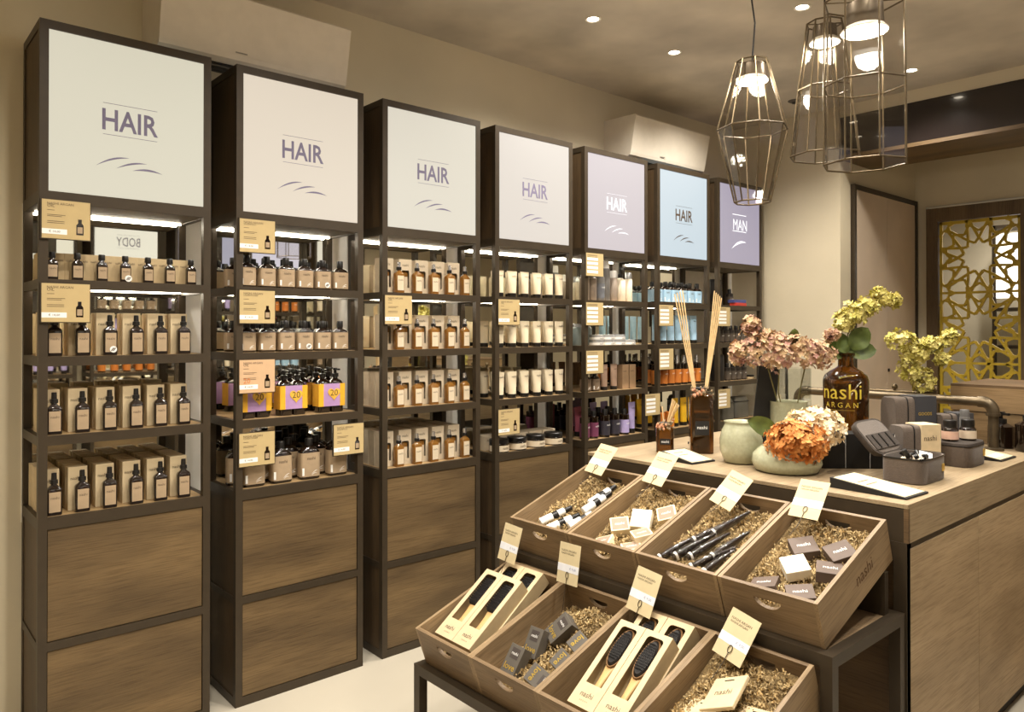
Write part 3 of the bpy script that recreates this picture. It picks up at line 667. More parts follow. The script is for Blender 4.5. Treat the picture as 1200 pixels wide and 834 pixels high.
put(p_can(.034, .15, mat('orange_bottle', (204, 116, 44), .35), BLACK, .04, 'orange_bottle', ORANGE, .4), 5, [.10, .20], .06, 3, 'orange bottle with black cap on the lowest shelf of ' + C6)
put(p_tube(.074, .165, YEL, BLACK, .024, 'yellow_tube'), 5, [.29, .385, .475], .08, 3, 'bright yellow tube with black cap on the lowest shelf of ' + C6)
put(p_tube(.074, .165, YEL, BLACK, .024, 'yellow_tube'), 5, [.07, .16], .20, 3, 'bright yellow tube at the rear of the lowest shelf of ' + C6)

# ---- cabinet 7: men's bottles
C7 = 'the MAN cabinet'
DB = p_can(.028, .125, mat('charcoal_bottle', (48, 42, 38), .35), BLACK, .03, 'charcoal_bottle', mat('charcoal_label', (86, 76, 66), .5), .5)
DT = p_can(.03, .19, mat('charcoal_bottle2', (44, 40, 38), .4), BLACK, .02, 'charcoal_can', None, .95)
put(DT, 6, [.11, .18], .12, 0, 'tall charcoal can on the top shelf of ' + C7); put(DB, 6, [.30], .1, 0, 'charcoal bottle beside the red and blue cartons of ' + C7)
FB = cbox(-.07, .07, -.03, .03, 0, .022, .001)
o = inst(dict(name='red_carton', cat='box', parts=[('carton', mk('carton', FB, mat('red_board', (196, 62, 52), .5)), (0, 0, 0))]), (UX[6] + .34, .05, SH[0] + .0004), R(4), 'flat red carton on the top shelf of ' + C7)
o = inst(dict(name='blue_carton', cat='box', parts=[('carton', mk('carton', FB, mat('blue_board', (70, 76, 128), .5)), (0, 0, 0))]), (UX[6] + .33, .055, SH[0] + .0228), R(-5), 'flat blue carton lying on the red one in ' + C7)
put(DB, 6, [.06, .13, .2, .27, .34, .41, .48], .07, 1, 'charcoal bottle in the row on the second shelf of ' + C7)
put(DT, 6, [.06, .13], .07, 2, 'tall charcoal can on the third shelf of ' + C7); put(DB, 6, [.22, .29, .36, .43], .07, 2, 'charcoal bottle on the third shelf of ' + C7)
put(p_jar(.036, .03, DARKGLASS, KRAFT, BLACK, 'small_jar'), 6, [.505], .06, 2, 'small flat jar at the end of the third shelf of ' + C7)
BAG = mk('bag_body', loft([(0, .16, .08, 5), (.004, .17, .09, 5), (.12, .165, .085, 5), (.15, .15, .06, 4), (.155, .14, .05, 4)], 24), mat('bag_grey', (92, 88, 78), .7), True)
BAGS = mk('bag_zip', loft([(.118, .172, .09, 5), (.124, .172, .09, 5)], 24, False, False), BLACK, True)
for x in (.2, .40):
    inst(dict(name='wash_bag', cat='bag', parts=[('body', BAG, (0, 0, 0)), ('zip', BAGS, (0, 0, 0))]), (UX[6] + x, .09, SH[3] + .0004), R(-4), 'grey wash bag on the lowest shelf of ' + C7, 'wash bags on the lowest shelf')
# a few bottles on the opposite row, seen in the mirrors
for k in range(5):
    for bay in range(3):
        for q in range(5):
            inst((SB, S2, LT, OB, TUB)[(k + bay) % 5], (1.62 + PITCH * (k - 1) - .08 - .1 * q, -3.60, SH[bay] + .0004), math.pi,
                 '%s on the %s shelf of the row facing the HAIR cabinets' % (('blue-labelled bottle', 'kraft-labelled bottle', 'lavender tube', 'orange-labelled bottle', 'cream tube')[(k + bay) % 5], ('top', 'second', 'third')[bay]),
                 'products on the facing row')

# ================================================================== price cards on the cabinets
CW, CH = .155, .140
cfr = mk('card_frame', join(bx(0, CW, 0, .006, -CH, 0)), STEEL)
def print_bottle(x, z, s, body, lab):
    return join(*[mv(v, x, 0, z) for v in (extr([(-.012 * s, 0), (.012 * s, 0), (.012 * s, .036 * s), (.007 * s, .043 * s), (-.007 * s, .043 * s), (-.012 * s, .036 * s)], .0004), extr([(-.006 * s, .043 * s), (.006 * s, .043 * s), (.006 * s, .058 * s), (-.006 * s, .058 * s)], .0004))])
csheet = {m.name: mk('card_sheet', bx(.004, CW - .003, -.0008, 0, -CH + .003, -.003), m) for m in (CARD, CARDPINK)}
cstrip = mk('card_strip', bx(.004, .080, -.0014, -.0008, -CH + .018, -CH + .036), PAPERWHITE)
cprice = mk('card_price', mv(text('price', .034), .042, -.0018, -CH + .027), INK)
clines = mk('card_lines', join(*[bx(.020, .020 + l, -.0012, -.0008, z, z + .0016) for l, z in ((.022, -.040), (.055, -.056), (.044, -.061), (.052, -.078), (.052, -.084))]), INK)
cpic = mk('card_picture', mv(print_bottle(.120, -CH + .020, .95, 0, 0), 0, -.0013, 0), DARKGLASS)
cpicl = mk('card_picture_label', bx(.112, .128, -.0018, -.0012, -CH + .026, -CH + .048), LABELKRAFT)
ctit = mk('card_title', mv(text('NASHI ARGAN', .080), .060, -.0012, -.016), INK)
ctit2 = {k: mk('card_title2', mv(text(k, l), .020 + l / 2, -.0012, -.024), INK) for k, l in (('OIL', .022), ('SHAMPOO', .05), ('CONDITIONER', .06))}
lsheet = mk('list_sheet', bx(.004, CW - .003, -.0008, 0, -CH + .003, -.003), CARD)
lstrips = [mk('list_strip', bx(.012, .105, -.0014, -.0008, z, z + .016), PAPERWHITE) for z in (-.046, -.071, -.096, -.121)]
llines = mk('list_lines', join(*[bx(.014, .100, -.0012, -.0008, z, z + .0016) for z in (-.014, -.019, -.026)]), INK)
def card(u, x, ztop, label, sheet=CARD, second='OIL', listing=False):
    t = thing('price_card', label, 'price card', (UX[u] + x, -.0075, ztop))
    obj('frame', cfr, t)
    if listing:
        s = obj('sheet', lsheet, t); obj('printed_lines', llines, s)
        for m in lstrips: obj('price_strip', m, s)
        return t
    s = obj('sheet', csheet[sheet.name], t)
    obj('lettering', ctit, s); obj('lettering', ctit2[second], s); obj('printed_lines', clines, s); obj('picture', cpic, s); obj('picture_label', cpicl, s)
    obj('price_strip', cstrip, s); obj('price', cprice, s)
    return t
ZT = [1.978, 1.688, 1.404, 1.106]
card(0, .003, ZT[0], 'kraft price card on the top bay of ' + C1); card(0, .003, ZT[1], 'kraft price card on the second bay of ' + C1)
card(1, .007, ZT[0], 'kraft price card on the top bay of ' + C2, second='SHAMPOO'); card(1, .007, ZT[1], 'kraft price card on the second bay of ' + C2, second='CONDITIONER')
t = card(1, .007, ZT[2], 'rose price card printed with number 20 on ' + C2, CARDPINK)
obj('number_print', mk('card_20', mv(text('20', .028), .034, -.0013, -.088), mat('ink_orange', (206, 120, 60), .6)), t)
card(1, .007, ZT[3], 'kraft price card with CONDITIONER title on the lowest bay of ' + C2, second='CONDITIONER'); card(1, .427, ZT[3], 'kraft price card on the lowest bay by the post next to the window box cabinet', second='SHAMPOO')
card(2, .005, ZT[1], 'kraft price card on the cabinet full of window boxes')
card(3, .012, ZT[1], 'kraft price card on the second bay of the cream tube cabinet'); card(3, .012, ZT[3], 'kraft price card above the black-lidded jars')
for k, nm in ((0, 'top'), (1, 'second'), (2, 'third')): card(4, .0, ZT[k], 'price list card with white strips on the %s bay of %s' % (nm, C5), listing=True)
for k, nm in ((1, 'second'), (2, 'third')): card(5, .004, ZT[k], 'price list card with white strips on the %s bay of %s' % (nm, C6), listing=True)
card(5, -.138, ZT[3] + .012, 'price list card spanning the gap between the mauve and pale blue cabinets', listing=True)
card(6, -.012, ZT[1], 'price list card with white strips on the second bay of ' + C7, listing=True); card(6, -.012, ZT[3], 'price list card on the lowest bay of ' + C7, listing=True)

# ================================================================== pendant lamps
def pendant(x, y, rings, lampz, lampr, label, sides=8, cord=((0, 0), (0, 0), (0, 0))):
    """rings: (z, radius) from the top down"""
    t = thing('pendant_lamp', label, 'pendant lamp', (x, y, rings[-1][0])); z0 = rings[-1][0]
    pts = [[(r * math.cos(2 * math.pi * (i + .5) / sides + .35), r * math.sin(2 * math.pi * (i + .5) / sides + .35), z - z0) for i in range(sides)] for z, r in rings]
    bars = []
    for k, rg in enumerate(pts):
        for i in range(sides):
            bars.append(tube([rg[i], rg[(i + 1) % sides]], .0032, 6))
            if k: bars.append(tube([pts[k - 1][i], rg[i]], .0032, 6))
    obj('frame', mk('pendant_frame', join(*bars), BRASS, True), t)
    for k in range(1, len(pts)):
        for i in range(sides):
            q = [Vector(pts[k - 1][i]), Vector(pts[k - 1][(i + 1) % sides]), Vector(pts[k][(i + 1) % sides]), Vector(pts[k][i])]
            c = sum(q, Vector()) / 4; nv = (q[1] - q[0]).cross(q[3] - q[0]).normalized() * .001
            q = [c + (p - c) * .985 for p in q]
            V = [p + nv for p in q] + [p - nv for p in q]
            obj('pane', mk('pane', (V, [(0, 1, 2, 3), (7, 6, 5, 4), (0, 4, 5, 1), (1, 5, 6, 2), (2, 6, 7, 3), (3, 7, 4, 0)]), PANE), t)
    zl = lampz - z0; zt = rings[0][0] - z0
    obj('lamp_holder', mk('lamp_holder', lathe([(zl + .012, lampr * .80), (zl + .018, lampr * .84), (zt - .012, lampr * .78), (zt - .004, lampr * .5)], 28), mat('lamp_metal', (112, 100, 84), .4, .6), True), t)
    obj('lamp_reflector', mk('lamp_reflector', lathe([(zl, lampr), (zl + .004, lampr * 1.02), (zl + .016, lampr * .86)], 28, False, False), mat('lamp_glass_white', (236, 228, 210), .3), True), t)
    obj('lamp_lens', mk('lamp_lens', lathe([(zl + .004, lampr * .97), (zl + .006, lampr * .3)], 28), emit('pendant_lens', (255, 240, 214), 4.0)), t)
    sp = [(0.0, 0.0, zt)]
    for a in range(3): sp.append((lampr * .5 * math.cos(a * 2.09), lampr * .5 * math.sin(a * 2.09), zt - .002))
    obj('spokes', mk('spokes', join(*[tube([(rings[0][1] * .98 * math.cos(a * math.pi / 2 + .7), rings[0][1] * .98 * math.sin(a * math.pi / 2 + .7), zt), (0, 0, zt - .002)], .0025, 6) for a in range(4)]), BRASS), t)
    hc = H - z0
    obj('cord', mk('cord', tube([(0, 0, zt - .004), (cord[0][0], cord[0][1], zt + (hc - zt) * .3), (cord[1][0], cord[1][1], zt + (hc - zt) * .65), (cord[2][0], cord[2][1], hc)], .0035, 8), BLACK, True), t)
    obj('canopy', mk('canopy', lathe([(hc - .02, .035), (hc - .002, .04), (hc, .04)], 20), BLACK, True), t, (cord[2][0], cord[2][1], 0))
    l = bpy.data.lights.new('pendant_bulb', 'POINT'); l.energy = PENDANT_W; l.color = WARM; l.shadow_soft_size = .05
    lo = bpy.data.objects.new('pendant_bulb', l); COL.objects.link(lo); lo.parent = t; lo.location = (0, 0, zl - .012)
pendant(2.216, -1.396, [(2.595, .062), (2.323, .137), (2.033, .070)], 2.515, .062, 'diamond-shaped brass and glass pendant lamp that narrows at both ends', cord=((.012, -.006), (-.012, .008), (.01, 0)))
pendant(2.385, -1.612, [(2.727, .068), (2.467, .102), (2.205, .132)], 2.650, .056, 'brass and glass pendant lamp flaring towards its open bottom', cord=((0, 0), (-.02, .015), (-.05, .03)))
pendant(2.097, -1.891, [(2.640, .130), (2.352, .134), (2.085, .134)], 2.535, .074, 'straight octagonal brass and glass pendant lamp, the widest of the three')

# ================================================================== counter
cx0, cx1, cy0, cy1, cz = 1.972, 3.55, -2.075, -0.73, .982
t = thing('counter_cabinet', 'oak fronted counter cabinet with dark steel frame under the worktop', 'counter', (cx0, cy0, 0))
W, D = cx1 - cx0, cy1 - cy0
PANELDARK = wood('counter_panel', (84, 66, 46), (116, 92, 64), 'y')
obj('core', mk('counter_core', bx(.03, W, .025, D - .02, .0, .862), mat('core_dark', (44, 38, 30), .7)), t)
obj('dark_strip', mk('counter_gap', bx(.0, W, .004, .025, .843, .862), STEEL), t)  # dark strip standing in for the shadow gap under the worktop
obj('dark_strip', mk('counter_gap2', bx(.0, .022, .004, .025, .0, .843), STEEL), t)
for k in range(3):
    x = .024 + .622 * k
    if x < W: obj('door', mk('counter_door', cbox(x, min(x + .619, W), .002, .022, .06, .841, .0015), COUNTERDOORLIT), t)
obj('front_frame', mk('counter_frame', join(bx(-.002, .03, .004, .044, 0, .862), bx(-.002, .03, D - .04, D, 0, .862), bx(-.002, .03, .044, D - .04, .80, .862), bx(-.002, .03, .044, D - .04, 0, .04)), STEEL), t)
obj('front_panel', mk('counter_front', bx(.012, .03, .044, D - .04, .04, .80), PANELDARK), t)
t = thing('counter_worktop', 'broad oak worktop with deep fascia carrying vases, cases and diffusers', 'worktop', (cx0, cy0, .862))
obj('top_board', mk('top_board', cbox(0, W, 0, D, .106, .12, .0015), COUNTERWOOD), t)
obj('fascia', mk('fascia', bx(.012, W, 0, .02, 0.0, .106), COUNTERWOOD), t)
obj('fascia', mk('fascia_far', bx(.012, W, D - .02, D, 0.0, .106), COUNTERWOOD), t)
obj('edge_strip', mk('edge_strip', bx(0, .012, .0, .014, .0, .106), PANELDARK), t)
obj('front_rail', mk('front_rail', bx(0, .02, .014, D - .01, .0, .104), STEEL), t)
obj('under_board', mk('under_board', bx(.02, W, .02, D - .02, .0, .01), STEEL), t)

# cash desk behind
t = thing('cash_desk', 'raised oak cash desk with a dark top behind the pipe rail', 'counter', (3.56, -1.67, 0))
obj('front_board', mk('desk_lower', bx(0, .03, -1.2, 0, 0, 1.131), wood('desk_oak', (112, 92, 64), (146, 120, 86), 'y')), t)
obj('front_board', mk('desk_upper', bx(-.006, .03, -1.2, 0, 1.135, 1.25), MATS['desk_oak']), t)
obj('side_board', mk('desk_side', bx(.03, .55, -.03, 0, 0, 1.25), MATS['desk_oak']), t)
obj('top_board', mk('desk_top', bx(-.006, .55, -1.2, 0, 1.25, 1.262), PANELDARK), t)
obj('back_board', mk('desk_back', bx(.52, .55, -1.2, -.03, 0, 1.25), MATS['desk_oak']), t)

# ================================================================== stepped stand with crates
sx0, sx1, sx2 = 1.036, 1.488, 1.966
sy0, sy1 = -2.066, -.752
zl, zu = .330, .648
t = thing('display_stand', 'two-step dark steel stand with wooden shelves carrying the tilted crates', 'display stand', (sx0, sy0, 0))
a, b, c = 0, sx1 - sx0, sx2 - sx0; dd = sy1 - sy0; q = .034
for x, z in ((a, zl), (b, zu), (c - q, zu)):
    for y in (0, dd - q): obj('leg', mk('stand_leg', bx(x, x + q, y, y + q, 0, z - q), STEEL), t)
def rail(x0, x1, y0, y1, z): obj('rail', mk('stand_rail', bx(x0, x1, y0, y1, z - q, z), STEEL), t)
rail(a, a + q, 0, dd, zl); rail(a + q, b, 0, q, zl); rail(a + q, b, dd - q, dd, zl)
rail(b, b + q, 0, dd, zu); rail(b + q, c, 0, q, zu); rail(b + q, c, dd - q, dd, zu); rail(c - q, c, q, dd - q, zu)
obj('shelf_board', mk('stand_board_low', bx(a + q, b, q, dd - q, zl - .02, zl - .004), CRATEY), t)
obj('shelf_board', mk('stand_board_up', bx(b + q, c - q, q, dd - q, zu - .02, zu - .004), CRATEY), t)
obj('shelf_board', mk('stand_board_floor', bx(b + q, c - q, q, dd - q, .10, .118), CRATEY), t)
TIL = R(19.3); CT, ST = math.cos(TIL), math.sin(TIL)
LC, HC, WC = .47, .142, .312
obj('support_bar', mk('support_low', bx(b - .03, b - .006, q, dd - q, zl - .004, zl + (b - .03 - .036) * math.tan(TIL) - .004), STEEL), t)
obj('support_bar', mk('support_up', bx(c - .062, c - .036, q, dd - q, zu - .004, zu + (c - .062 - b - .036) * math.tan(TIL) - .004), STEEL), t)

TB = .012
arc_up = [(-.043, .108), (.043, .108)]
arc_lo = [(-.043, .108)] + [(-.043 * math.cos(math.pi * i / 10), .108 - .030 * math.sin(math.pi * i / 10)) for i in range(1, 10)] + [(.043, .108)]
RZ = Matrix.Rotation(R(-90), 4, 'Z')
cr_front = mk('crate_front', xf(holed(-WC / 2 + TB, WC / 2 - TB, 0, HC, (arc_up, arc_lo), TB), RZ), CRATEY)
cr_side = mk('crate_side', bx(0, LC, 0, TB, 0, HC), CRATEX)
cr_bot = mk('crate_bottom', bx(TB, LC - TB, -WC / 2 + TB, WC / 2 - TB, .004, .012), CRATEX)
cr_txt = mk('crate_text', mv(text('nashi', .11), 0, 0, 0), mat('burnt_mark', (92, 66, 40), .8))
def strips(n, hf, l0=.014, l1=.036, seed=1):
    n = int(n * 2.0)
    rd = random.Random(seed); V, F = [], []
    for _ in range(n):
        x = rd.uniform(.03, LC - .03); y = rd.uniform(-WC / 2 + .03, WC / 2 - .03); z = hf(x, y)
        if z < .016: continue
        z = rd.uniform(max(.02, z - .018), z + .006)
        a = rd.uniform(0, 6.28); ln = rd.uniform(l0, l1); wd = rd.uniform(.0016, .0030); el = rd.uniform(-.5, .5)
        d_ = Vector((math.cos(a) * math.cos(el), math.sin(a) * math.cos(el), math.sin(el))); up = Vector((rd.uniform(-.6, .6), rd.uniform(-.6, .6), 1)).normalized()
        sd = d_.cross(up).normalized(); nn = sd.cross(d_); o = len(V); k = 6; ph = rd.uniform(0, 6)
        for i in range(k + 1):
            s = i / k - .5; zig = .005 * math.sin(i * 2.2 + ph)
            p = Vector((x, y, z)) + d_ * ln * s * .8 + nn * zig + sd * .004 * math.sin(i * 1.3 + ph)
            for sg in (-1, 1):
                v = p + sd * wd * sg
                v.x = min(max(v.x, TB + .002), LC - TB - .002); v.y = min(max(v.y, -WC / 2 + TB + .002), WC / 2 - TB - .002); v.z = max(v.z, .0135)
                V.append(tuple(v))
        F += [(o + 2 * i, o + 2 * i + 1, o + 2 * i + 3, o + 2 * i + 2) for i in range(k)]
    return V, F
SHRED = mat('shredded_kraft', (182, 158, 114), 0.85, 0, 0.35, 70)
SHREDSHADED = mat('shredded_kraft_shaded', (128, 106, 70), 0.9, 0, 0.3, 120, 0.6, 150)  # same paper coloured darker, for the shadows between the strips
def crate(tier, i, label, filler, hf, n):
    o = Vector((1.524, -.768 - .316 * (i + .5), .6485)) if tier == 'u' else Vector((1.072, -.775 - .3125 * (i + .5), .3305))
    t = thing('crate', label, 'crate', o, (0, -TIL, 0))
    obj('end_board', cr_front, t); obj('end_board', cr_front, t, (LC - TB, 0, 0))
    obj('side_board', cr_side, t, (0, -WC / 2, 0)); s = obj('side_board', cr_side, t, (0, WC / 2 - TB, 0))
    obj('bottom_board', cr_bot, t)
    obj('burnt_lettering', cr_txt, t, (LC * .60, -WC / 2 - .0006, HC * .52))
    M = Matrix.Translation(o) @ Matrix.Rotation(-TIL, 4, 'Y')
    g = 16; V, F = [], []
    for a in range(g + 1):
        for b in range(g + 1):
            x = TB + .001 + (LC - 2 * TB - .002) * a / g; y = -WC / 2 + TB + .001 + (WC - 2 * TB - .002) * b / g
            V.append((x, y, max(.0128, hf(x, y) - .016)))
    F = [(a * (g + 1) + b, (a + 1) * (g + 1) + b, (a + 1) * (g + 1) + b + 1, a * (g + 1) + b + 1) for a in range(g) for b in range(g)]
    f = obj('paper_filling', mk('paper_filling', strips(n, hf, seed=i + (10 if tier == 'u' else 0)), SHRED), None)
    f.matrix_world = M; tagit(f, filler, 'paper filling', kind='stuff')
    bb = obj('paper_bed', mk('paper_bed', (V, F), SHREDSHADED, True), f, kind='stuff')
    return M
rise = lambda lo, hi: (lambda x, y: lo + (hi - lo) * min(1, max(0, (x - .05) / .36)) + .010 * math.sin(23 * x + 3 * y) * math.cos(31 * y))
CU = [crate('u', k, lab, fil, rise(lo, hi), 620) for k, (lab, fil, lo, hi) in enumerate((
    ('upper oak crate holding black and white striped tubes', 'shredded kraft paper around the striped tubes', .074, .098),
    ('upper oak crate holding square soaps with taupe labels', 'shredded kraft paper around the square soaps', .070, .100),
    ('upper oak crate holding dark combs wrapped in film', 'shredded kraft paper around the wrapped combs', .070, .098),
    ('upper oak crate holding dark taupe soap boxes and one white soap', 'shredded kraft paper around the dark soap boxes', .074, .100)))]
bump = lambda lo, px, py, hi: (lambda x, y: lo + hi * math.exp(-((x - px) ** 2 + (y - py) ** 2) / .006) + .006 * math.sin(27 * x) * math.cos(31 * y))
CL = [crate('l', 0, 'lower oak crate holding boxed square paddle brushes', 'thin shredded paper under the square paddle brushes', lambda x, y: .032, 120),
      crate('l', 1, 'lower oak crate holding small grey boxes marked love', 'shredded kraft paper around the love boxes', bump(.055, .37, -.02, .065), 560),
      crate('l', 2, 'lower oak crate holding boxed oval brushes', 'thin shredded paper under the oval brushes', lambda x, y: .034, 220),
      crate('l', 3, 'lower oak crate holding kraft envelope cards', 'shredded kraft paper around the kraft envelopes', rise(.06, .105), 620)]
def inc(M, p, pos, rot=(0, 0, 0), label='', group=None):
    mw = M @ Matrix.Translation(pos) @ Euler([R(v) for v in rot]).to_matrix().to_4x4()
    return inst(p, mw.to_translation(), 0, label, group, rot=tuple(mw.to_euler()))
# ---- striped tubes
STR = [('barrel', mk('tube_barrel', lathe([(0, .013), (.002, .0155), (.055, .0155), (.057, .014)], 16), PAPERWHITE, True), (0, 0, 0)),
       ('band', mk('tube_band', lathe([(.055, .0158), (.080, .0158)], 16, True, True), BLACK, True), (0, 0, 0)),
       ('shaft', mk('tube_shaft', lathe([(.078, .015), (.108, .014), (.112, .010)], 16), PAPERWHITE, True), (0, 0, 0)),
       ('tip', mk('tube_tip', lathe([(.110, .011), (.142, .0095), (.146, .005)], 16), BLACK, True), (0, 0, 0))]
STRP = dict(name='striped_tube', cat='tube', parts=STR)
for x, y, z, ry, rz in ((.085, .085, .088, 88, -22), (.055, .022, .086, 86, -28), (.205, -.045, .098, 84, -14), (.105, -.055, .088, 88, -18), (.26, -.03, .099, 86, -10), (.06, -.105, .085, 87, -5)):
    inc(CU[0], STRP, (x, y, z), (0, ry, rz), 'black and white striped tube lying in its crate of shredded paper', 'striped tubes')
# ---- soaps
TAUPEL = mat('taupe_print', (152, 130, 112), .6); SOAPW = mat('soap_white', (246, 236, 214), .5); SOAPC = mat('soap_cream', (232, 214, 178), .6); SOAPD = mat('soapbox_taupe', (92, 76, 66), .6)
sb_ = mk('soap_bar', cbox(-.035, .035, -.035, .035, 0, .034, .002), SOAPC)
sbt = mk('soap_label', bx(-.029, .029, -.029, .029, .0341, .0346), TAUPEL)
UPT = Matrix.Rotation(R(-90), 4, 'X')
def flat_text(key, w_, z, m, dx=0, dy=0, rz=0): return mk('lettering', xf(text(key, w_), Matrix.Translation((dx, dy, z)) @ Matrix.Rotation(R(rz), 4, 'Z') @ UPT), m)
sbl = flat_text('nashi', .034, .0349, PAPERWHITE, rz=-90)
SOAP = dict(name='soap', cat='soap', parts=[('bar', sb_, (0, 0, 0)), ('paper_label', sbt, (0, 0, 0), [('lettering', sbl, (0, 0, 0))])])
swh = dict(name='white_soap', cat='soap', parts=[('bar', mk('white_bar', cbox(-.037, .037, -.037, .037, 0, .036, .003), SOAPW), (0, 0, 0))])
for x, y, z, rx, ry, rz in ((.075, .055, .060, -12, 4, 25), (.18, .066, .074, 6, -14, 42), (.30, -.070, .082, -5, -12, 40), (.155, -.058, .072, 4, 6, 55), (.080, -.066, .062, 6, 8, 50)):
    inc(CU[1], SOAP, (x, y, z), (rx, ry, rz), 'square cream soap with taupe top label lying in shredded paper', 'labelled soaps')
inc(CU[1], swh, (.235, .0, .088), (8, -28, 20), 'plain white soap tilted among the taupe-labelled soaps')
dk = mk('dark_soap_box', cbox(-.039, .039, -.039, .039, 0, .034, .0015), SOAPD)
DKS = dict(name='soap_box', cat='box', parts=[('carton', dk, (0, 0, 0), [('lettering', flat_text('nashi', .040, .0345, PAPERWHITE, rz=-90), (0, 0, 0))])])
for x, y, z, rx, ry, rz in ((.285, .030, .084, 3, -6, 42), (.300, -.082, .084, -4, -5, 50), (.205, -.088, .078, 10, 8, 25), (.085, .055, .062, -6, 12, 20), (.085, -.055, .064, 4, 4, 35)):
    inc(CU[3], DKS, (x, y, z), (rx, ry, rz), 'dark taupe soap box with pale lettering lying in shredded paper', 'dark soap boxes')
inc(CU[3], swh, (.185, .008, .082), (2, -8, 44), 'plain white soap lying between the dark taupe soap boxes')
# ---- wrapped combs
FILM = pane_mat('film', (.93, .93, .93), 2.6)
cb = mk('comb_body', loft([(0, .014, .010, 2), (.01, .024, .016, 3), (.06, .028, .019, 3), (.11, .022, .014, 3), (.175, .008, .006, 2)], 14), mat('comb_dark', (44, 34, 30), .25, coat=.6), True)
cl = mk('comb_cuff', loft([(.010, .030, .021, 3), (.018, .031, .022, 3)], 14), PAPERWHITE, True)
fl = mk('comb_film', loft([(-.006, .022, .016, 2), (.01, .034, .025, 2.5), (.06, .037, .027, 2.5), (.11, .030, .022, 2.5), (.182, .014, .010, 2)], 12), FILM, True)
CMB = dict(name='wrapped_comb', cat='comb', parts=[('comb', cb, (0, 0, 0)), ('cuff', cl, (0, 0, 0)), ('film_wrap', fl, (0, 0, 0))])
for x, y, z, ry, rz in ((.055, .120, .090, 84, -22), (.085, .075, .092, 84, -24), (.175, .060, .104, 86, -26), (.105, .030, .090, 84, -22), (.235, .02, .106, 86, -20), (.13, -.040, .092, 84, -18), (.06, .0, .086, 86, -30), (.055, -.055, .084, 88, -12)):
    inc(CU[2], CMB, (x, y, z), (0, ry, rz), 'dark brown comb sealed in shiny film with white cuff', 'wrapped combs')
# ---- love boxes
GREYB = mat('love_grey', (94, 88, 80), .6); GREYD = mat('love_square', (70, 62, 58), .6)
lb = mk('love_box', cbox(-.030, .030, -.048, .048, 0, .042, .001), GREYB)
LOVE = dict(name='love_box', cat='box', parts=[('carton', lb, (0, 0, 0), [('dark_square', mk('love_sq', bx(-.017, .017, .004, .038, .0421, .0425), GREYD), (0, 0, 0)),
            ('lettering', flat_text('nashi', .027, .0428, PAPERWHITE, dy=.021), (0, 0, 0)), ('foil_lettering', flat_text('love', .046, .0426, GOLD, dy=-.022), (0, 0, 0))])])
def inc2(M, p, pos, tilt, theta, roll, label, group=None):
    mw = M @ Matrix.Translation(pos) @ Matrix.Rotation(R(-tilt), 4, 'Y') @ Matrix.Rotation(R(roll), 4, 'X') @ Matrix.Rotation(R(theta), 4, 'Z')
    return inst(p, mw.to_translation(), 0, label, group, rot=tuple(mw.to_euler()))
for x, y, z, tl, th, rl_ in ((.125, .075, .058, 36, -92, 4), (.222, .073, .062, 40, -88, 3), (.300, .022, .078, 34, -122, 0), (.105, -.060, .050, 26, -190, 8), (.190, -.092, .054, 24, -196, 6), (.268, -.098, .066, 22, -200, 6)):
    inc2(CL[1], LOVE, (x, y, z), tl, th, rl_, 'small grey carton with gold love lettering in shredded paper', 'love boxes')
# ---- kraft envelopes
en = mk('envelope', cbox(-.055, .055, -.062, .062, 0, .012, .003), KRAFTPALE)
ENV = dict(name='kraft_envelope', cat='envelope', parts=[('pouch', en, (0, 0, 0), [('lettering', flat_text('nashi', .055, .0125, INK), (0, 0, 0)), ('hang_slot', mk('slot', bx(-.016, .016, .044, .048, .0122, .0126), BLACK), (0, 0, 0))])])
for x, y, z, rx, ry, rz in ((.285, .010, .112, 0, -22, -80), (.20, .05, .085, 0, -16, -88), (.235, -.085, .092, 0, -14, -95)):
    inc(CL[3], ENV, (x, y, z), (rx, ry, rz), 'pale kraft envelope pack with hang slot in shredded paper', 'kraft envelopes')

# ---- boxed brushes
BWm, BLn, BTk = .098, .30, .052
def rr_hole(x0, x1, z0, z1, r):
    up = [(x0, z0), (x0, z1 - r)] + [(x0 + r - r * math.cos(a), z1 - r + r * math.sin(a)) for a in (R(30), R(60), R(90))] + [(x1 - r + r * math.sin(a), z1 - r + r * math.cos(a)) for a in (0, R(30), R(60), R(90))] + [(x1, z0)]
    return up, [(x0, z0), (x1, z0)]
# local frame: face looks to -y, length along z
bxf = mk('brushbox_front', holed(-BWm / 2, BWm / 2, 0, BLn, rr_hole(-.030, .030, .075, BLn - .018, .012), .0015), KRAFTPALE)
bxs = mk('brushbox_shell', join(bx(-BWm / 2, -BWm / 2 + .0015, .0015, BTk, 0, BLn), bx(BWm / 2 - .0015, BWm / 2, .0015, BTk, 0, BLn), bx(-BWm / 2 + .0015, BWm / 2 - .0015, BTk - .0015, BTk, 0, BLn),
                                bx(-BWm / 2 + .0015, BWm / 2 - .0015, .0015, BTk - .0015, BLn - .0015, BLn), bx(-BWm / 2 + .0015, BWm / 2 - .0015, .0015, BTk - .0015, 0, .0015)), KRAFT)
bxt = mk('brushbox_text', mv(text('nashi', .046), 0, -.0006, .040), INK)
bxt2 = mk('brushbox_text2', mv(text('ARGAN', .030), 0, -.0006, .020), INK)
hnd = mk('brush_handle', loft([(.012, .016, .012, 2.4), (.03, .024, .016, 2.4), (.10, .022, .015, 2.4), (.135, .028, .014, 3), (.16, .040, .013, 4)], 16), mat('handle_wood', (206, 168, 112), .45), True)
